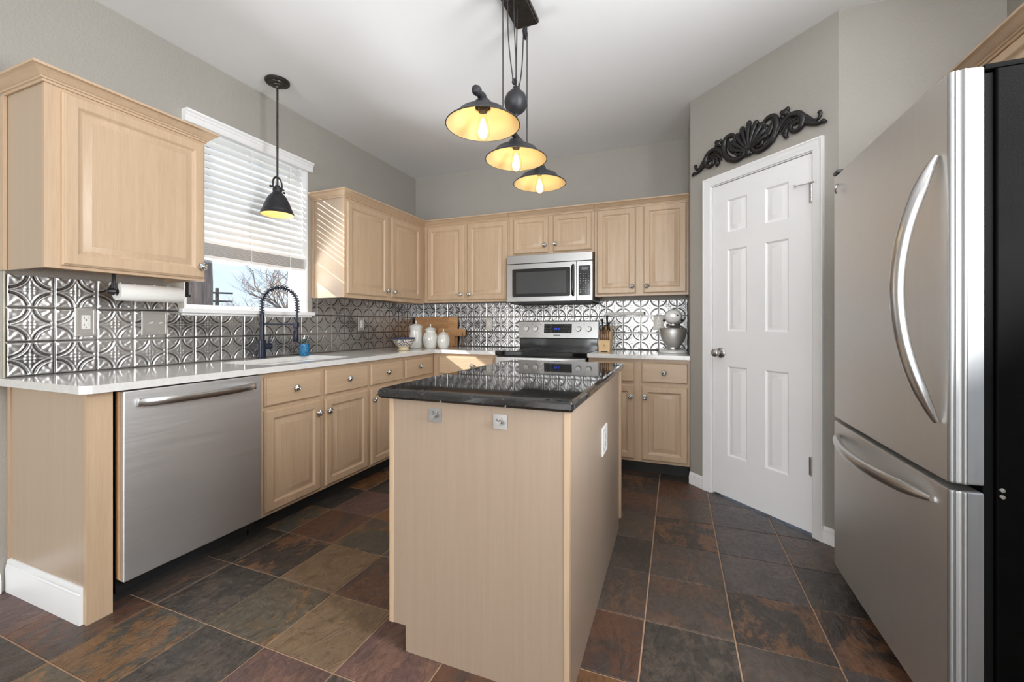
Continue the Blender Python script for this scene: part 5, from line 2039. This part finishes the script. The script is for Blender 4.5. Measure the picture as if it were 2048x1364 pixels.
for (x, y, z) in ((0.070, -0.02, 0.262), (-0.070, -0.02, 0.262), (-0.058, -0.075, 0.266), (0.032, -0.118, 0.302)):
    bm = nb()
    sphere(bm, (x, y, z), 0.0095, 14, 10)
    link('knob', bm, M['black_gloss'], hd, 60, True)
bm = nb()
lathe(bm, [(0, 0.027), (0.036, 0.027), (0.038, 0.031), (0.036, 0.044), (0.040, 0.048), (0.062, 0.064), (0.083, 0.095), (0.097, 0.135), (0.103, 0.175), (0.105, 0.196), (0.1065, 0.199), (0.104, 0.2005), (0.1015, 0.197), (0.099, 0.170), (0.092, 0.135), (0.079, 0.098), (0.058, 0.070), (0.0, 0.058)], Matrix.Translation((0, -0.020, 0)), 48)
link('mixing_bowl', bm, M['steel_v'], r, 40, True)['label'] = 'brushed steel mixing bowl'

# ------------------------------------------------------------------ carved ornament over the pantry door
r = thing('wall_ornament', 'dark carved scrollwork ornament with a central shell above the pantry door', 'ornament', tuple(MD @ V((0.472, 0, 2.300))), RT)
ORN = plain('dark_carved_resin', (0.011, 0.010, 0.0105), 0.36, 0.0, spec=0.5, var=0.4, vscale=30)


def scroll(bm, pts, rad, depth=0.016, sy=0.9):
    P = spline([(x, -depth, z) for x, z in pts], 7)
    n = len(P)
    R = []
    m = len(rad) - 1
    for i in range(n):
        q = i / (n - 1) * m
        k = min(int(q), m - 1)
        R.append(rad[k] + (rad[k + 1] - rad[k]) * (q - k))
    tube(bm, P, R, 10, 1.0, sy, up=(0, 1, 0))


bm = nb()
base = V((0, -0.014, -0.088))
for k in range(9):
    a = radians(-64 + 16 * k)
    ln = 0.178 - 0.040 * abs(k - 4) / 4
    P = [base + V((sin(a) * ln * q, -0.012 * sin(pi * q), cos(a) * ln * q)) for q in [j / 8 for j in range(9)]]
    tube(bm, P, [0.004 + 0.0145 * (j / 8) for j in range(8)] + [0.013], 10, 1.0, 0.85, up=(0, 1, 0))
    sphere(bm, P[-1], 0.0165, 12, 8, (1, 0.8, 1))
link('shell', bm, ORN, r, 60, True)
bm = nb()
sphere(bm, (0, -0.022, -0.090), 0.020, 14, 10, (1.0, 0.8, 1.3))
for s in (-1, 1):
    sphere(bm, (s * 0.016, -0.018, -0.100), 0.014, 12, 8, (1, 0.8, 1.1))
link('boss', bm, ORN, r, 60, True)
for s in (-1, 1):
    bm = nb()
    # great C scroll with a curled foot
    scroll(bm, [(s * x, z) for x, z in ((0.066, -0.050), (0.052, -0.062), (0.060, -0.078), (0.082, -0.074), (0.088, -0.052), (0.072, -0.034), (0.046, -0.040), (0.030, -0.062), (0.034, -0.090), (0.066, -0.106), (0.110, -0.098), (0.152, -0.066), (0.176, -0.018), (0.176, 0.030), (0.156, 0.062), (0.122, 0.066), (0.098, 0.046), (0.104, 0.024), (0.122, 0.022))],
           [0.007, 0.009, 0.010, 0.010, 0.010, 0.010, 0.010, 0.012, 0.014, 0.016, 0.018, 0.019, 0.018, 0.017, 0.016, 0.014, 0.011, 0.009, 0.007])
    link('scroll', bm, ORN, r, 60, True)
    bm = nb()
    # acanthus leaf filling the C
    for dx in (0.0, 0.016, 0.032):
        scroll(bm, [(s * x, z) for x, z in ((0.150 - dx * 0.4, 0.045 - dx * 0.6), (0.146 - dx, 0.010 - dx * 0.5), (0.124 - dx, -0.034), (0.092 - dx * 0.4, -0.066))], [0.006, 0.013, 0.012, 0.005], 0.012)
    link('leaf', bm, ORN, r, 60, True)
    bm = nb()
    for dx, dz in ((0.0, 0.0), (0.016, -0.012), (0.030, -0.026)):
        scroll(bm, [(s * (x + dx), z + dz) for x, z in ((0.186, -0.052), (0.206, -0.018), (0.234, 0.002), (0.268, 0.004))], [0.005, 0.011, 0.012, 0.006], 0.010)
    scroll(bm, [(s * x, z) for x, z in ((0.060, 0.060), (0.092, 0.030), (0.108, -0.010), (0.090, -0.044))], [0.010, 0.015, 0.014, 0.007], 0.010)
    link('leaf', bm, ORN, r, 60, True)
    bm = nb()
    # outer S scroll running into the tail
    scroll(bm, [(s * x, z) for x, z in ((0.150, -0.088), (0.172, -0.050), (0.206, -0.004), (0.250, 0.022), (0.296, 0.014), (0.322, -0.020), (0.316, -0.060), (0.290, -0.078), (0.262, -0.066), (0.258, -0.042), (0.274, -0.032), (0.286, -0.042))],
           [0.010, 0.014, 0.015, 0.015, 0.017, 0.018, 0.016, 0.013, 0.012, 0.010, 0.009, 0.008])
    scroll(bm, [(s * x, z) for x, z in ((0.232, -0.050), (0.226, -0.078), (0.236, -0.096))], [0.010, 0.014, 0.009])
    link('scroll', bm, ORN, r, 60, True)
    bm = nb()
    for dz in (0.0, -0.022, -0.040):
        scroll(bm, [(s * x, z) for x, z in ((0.296 + dz * 0.1, 0.010 + dz * 1.0), (0.335, -0.022 + dz * 0.75), (0.372, -0.060 + dz * 0.4), (0.404, -0.086 + dz * 0.15))], [0.010, 0.014, 0.011, 0.006], 0.014)
    scroll(bm, [(s * x, z) for x, z in ((0.376, -0.062), (0.402, -0.060), (0.412, -0.040), (0.406, -0.026))], [0.008, 0.008, 0.009, 0.011])
    scroll(bm, [(s * x, z) for x, z in ((0.380, -0.080), (0.408, -0.088), (0.424, -0.082), (0.438, -0.096))], [0.009, 0.008, 0.010, 0.009])
    link('tail', bm, ORN, r, 60, True)
    bm = nb()
    for (x, z, rr) in ((0.222, 0.052, 0.022), (0.208, 0.036, 0.014), (0.238, 0.040, 0.015), (0.236, 0.066, 0.014), (0.206, 0.062, 0.013)):
        sphere(bm, (s * x, -0.014, z), rr, 12, 8, (1, 0.75, 1))
    link('rosette', bm, ORN, r, 60, True)

# ------------------------------------------------------------------ outside the sink window
bm = nb()
add_box(bm, -80, 30, -30, 80, -0.6, -0.35)
struct('ground', bm, M['earth'], 'winter ground outside the house')
bm = nb()
add_box(bm, -2.9, 6.5, -13.5, YR - 0.13, 2.86, 3.0)  # added out of view to block sun from the rear windows
struct('sunblock_slab', bm, M['white_paint'], 'unseen slab added to keep the sun out of the rear windows')


def bare_tree(label, x, y, h, spread, seed, rad, levels=6, lean=0.0):
    rr = random.Random(seed)
    bm = nb()

    def grow(p, d, ln, r0, lev):
        n = 4
        pts = [p]
        dd = d.copy()
        for k in range(n):
            dd = (dd + V((rr.uniform(-1, 1), rr.uniform(-1, 1), rr.uniform(-0.5, 0.8))) * 0.17).normalized()
            pts.append(pts[-1] + dd * ln / n)
        tube(bm, pts, [r0 * (1 - 0.42 * k / n) for k in range(n + 1)], 6 if lev < 3 else 4, caps=False)
        if lev >= levels:
            return
        for c in range(3 if lev < 4 else 2):
            q = rr.uniform(0.45, 1.0) if c else 1.0
            bp = pts[min(n, int(q * n))]
            ax = V((rr.uniform(-1, 1), rr.uniform(-1, 1), rr.uniform(-0.25, 0.75))).normalized()
            nd = (dd * 0.62 + ax * spread).normalized()
            grow(bp, nd, ln * rr.uniform(0.62, 0.82), r0 * 0.56, lev + 1)
    grow(V((0, 0, 0)), V((lean, 0, 1)).normalized(), h * 0.30, rad, 0)
    o = link('bare_tree', bm, M['twig'], None, 60)
    o.location = (x, y, -0.36)
    return tag(o, label, 'tree')


def at(u, t, v=None):
    xc = (u - 1024) / 838.41
    d = V((-sin(YAW) + xc * cos(YAW), cos(YAW) + xc * sin(YAW)))
    return (CAMX + d.x * t, d.y * t)


p = at(548, 22)
bare_tree('wide bare tree framed by the arch of the faucet seen through the window', p[0], p[1], 6.0, 0.85, 3, 0.15)
p = at(478, 27)
bare_tree('bare tree nearer the utility pole seen through the window', p[0], p[1], 4.8, 0.9, 12, 0.12)
p = at(604, 19)
bare_tree('tall bare tree against the edge of the window', p[0], p[1], 6.8, 0.75, 21, 0.13)

p = at(434, 30)
r = thing('utility_pole', 'utility pole with two crossarms far outside the window', 'utility pole', (p[0], p[1], -0.36))
bm = nb()
lathe(bm, [(0, 0), (0.16, 0), (0.11, 4.1), (0, 4.1)], seg=12)
link('pole', bm, M['pole_wood'], r, 40, True)
for z in (3.75, 3.15):
    bm = nb()
    add_box(bm, -0.95, 0.95, -0.17, -0.05, z - 0.06, z + 0.06)
    link('crossarm', bm, M['pole_wood'], r, 30, True, Matrix.Rotation(YAW + 0.6, 4, 'Z'))

p = at(355, 4.7)
bm = nb()
tr = random.Random(4)
prof = [(0.0, 0.0), (0.46, 0.0), (0.37, 0.3), (0.32, 0.9), (0.30, 2.0), (0.29, 3.4), (0.27, 4.2), (0.0, 4.3)]
lathe(bm, prof, seg=40, mod=lambda a, z: 1 + 0.06 * sin(7 * a + z) + 0.04 * sin(13 * a - 2 * z))
for k in range(4):
    a = 0.6 + k * 1.5
    tube(bm, spline([(0.0, 0, 3.6), (0.5 * cos(a), 0.5 * sin(a), 4.4), (1.3 * cos(a), 1.3 * sin(a), 5.4)], 4), [0.16] * 4 + [0.1] * 4 + [0.05], 8)
o = link('tree_trunk', bm, M['bark'], None, 60)
o.location = (p[0], p[1], -0.36)
tag(o, 'thick rough tree trunk close outside the sink window', 'tree')
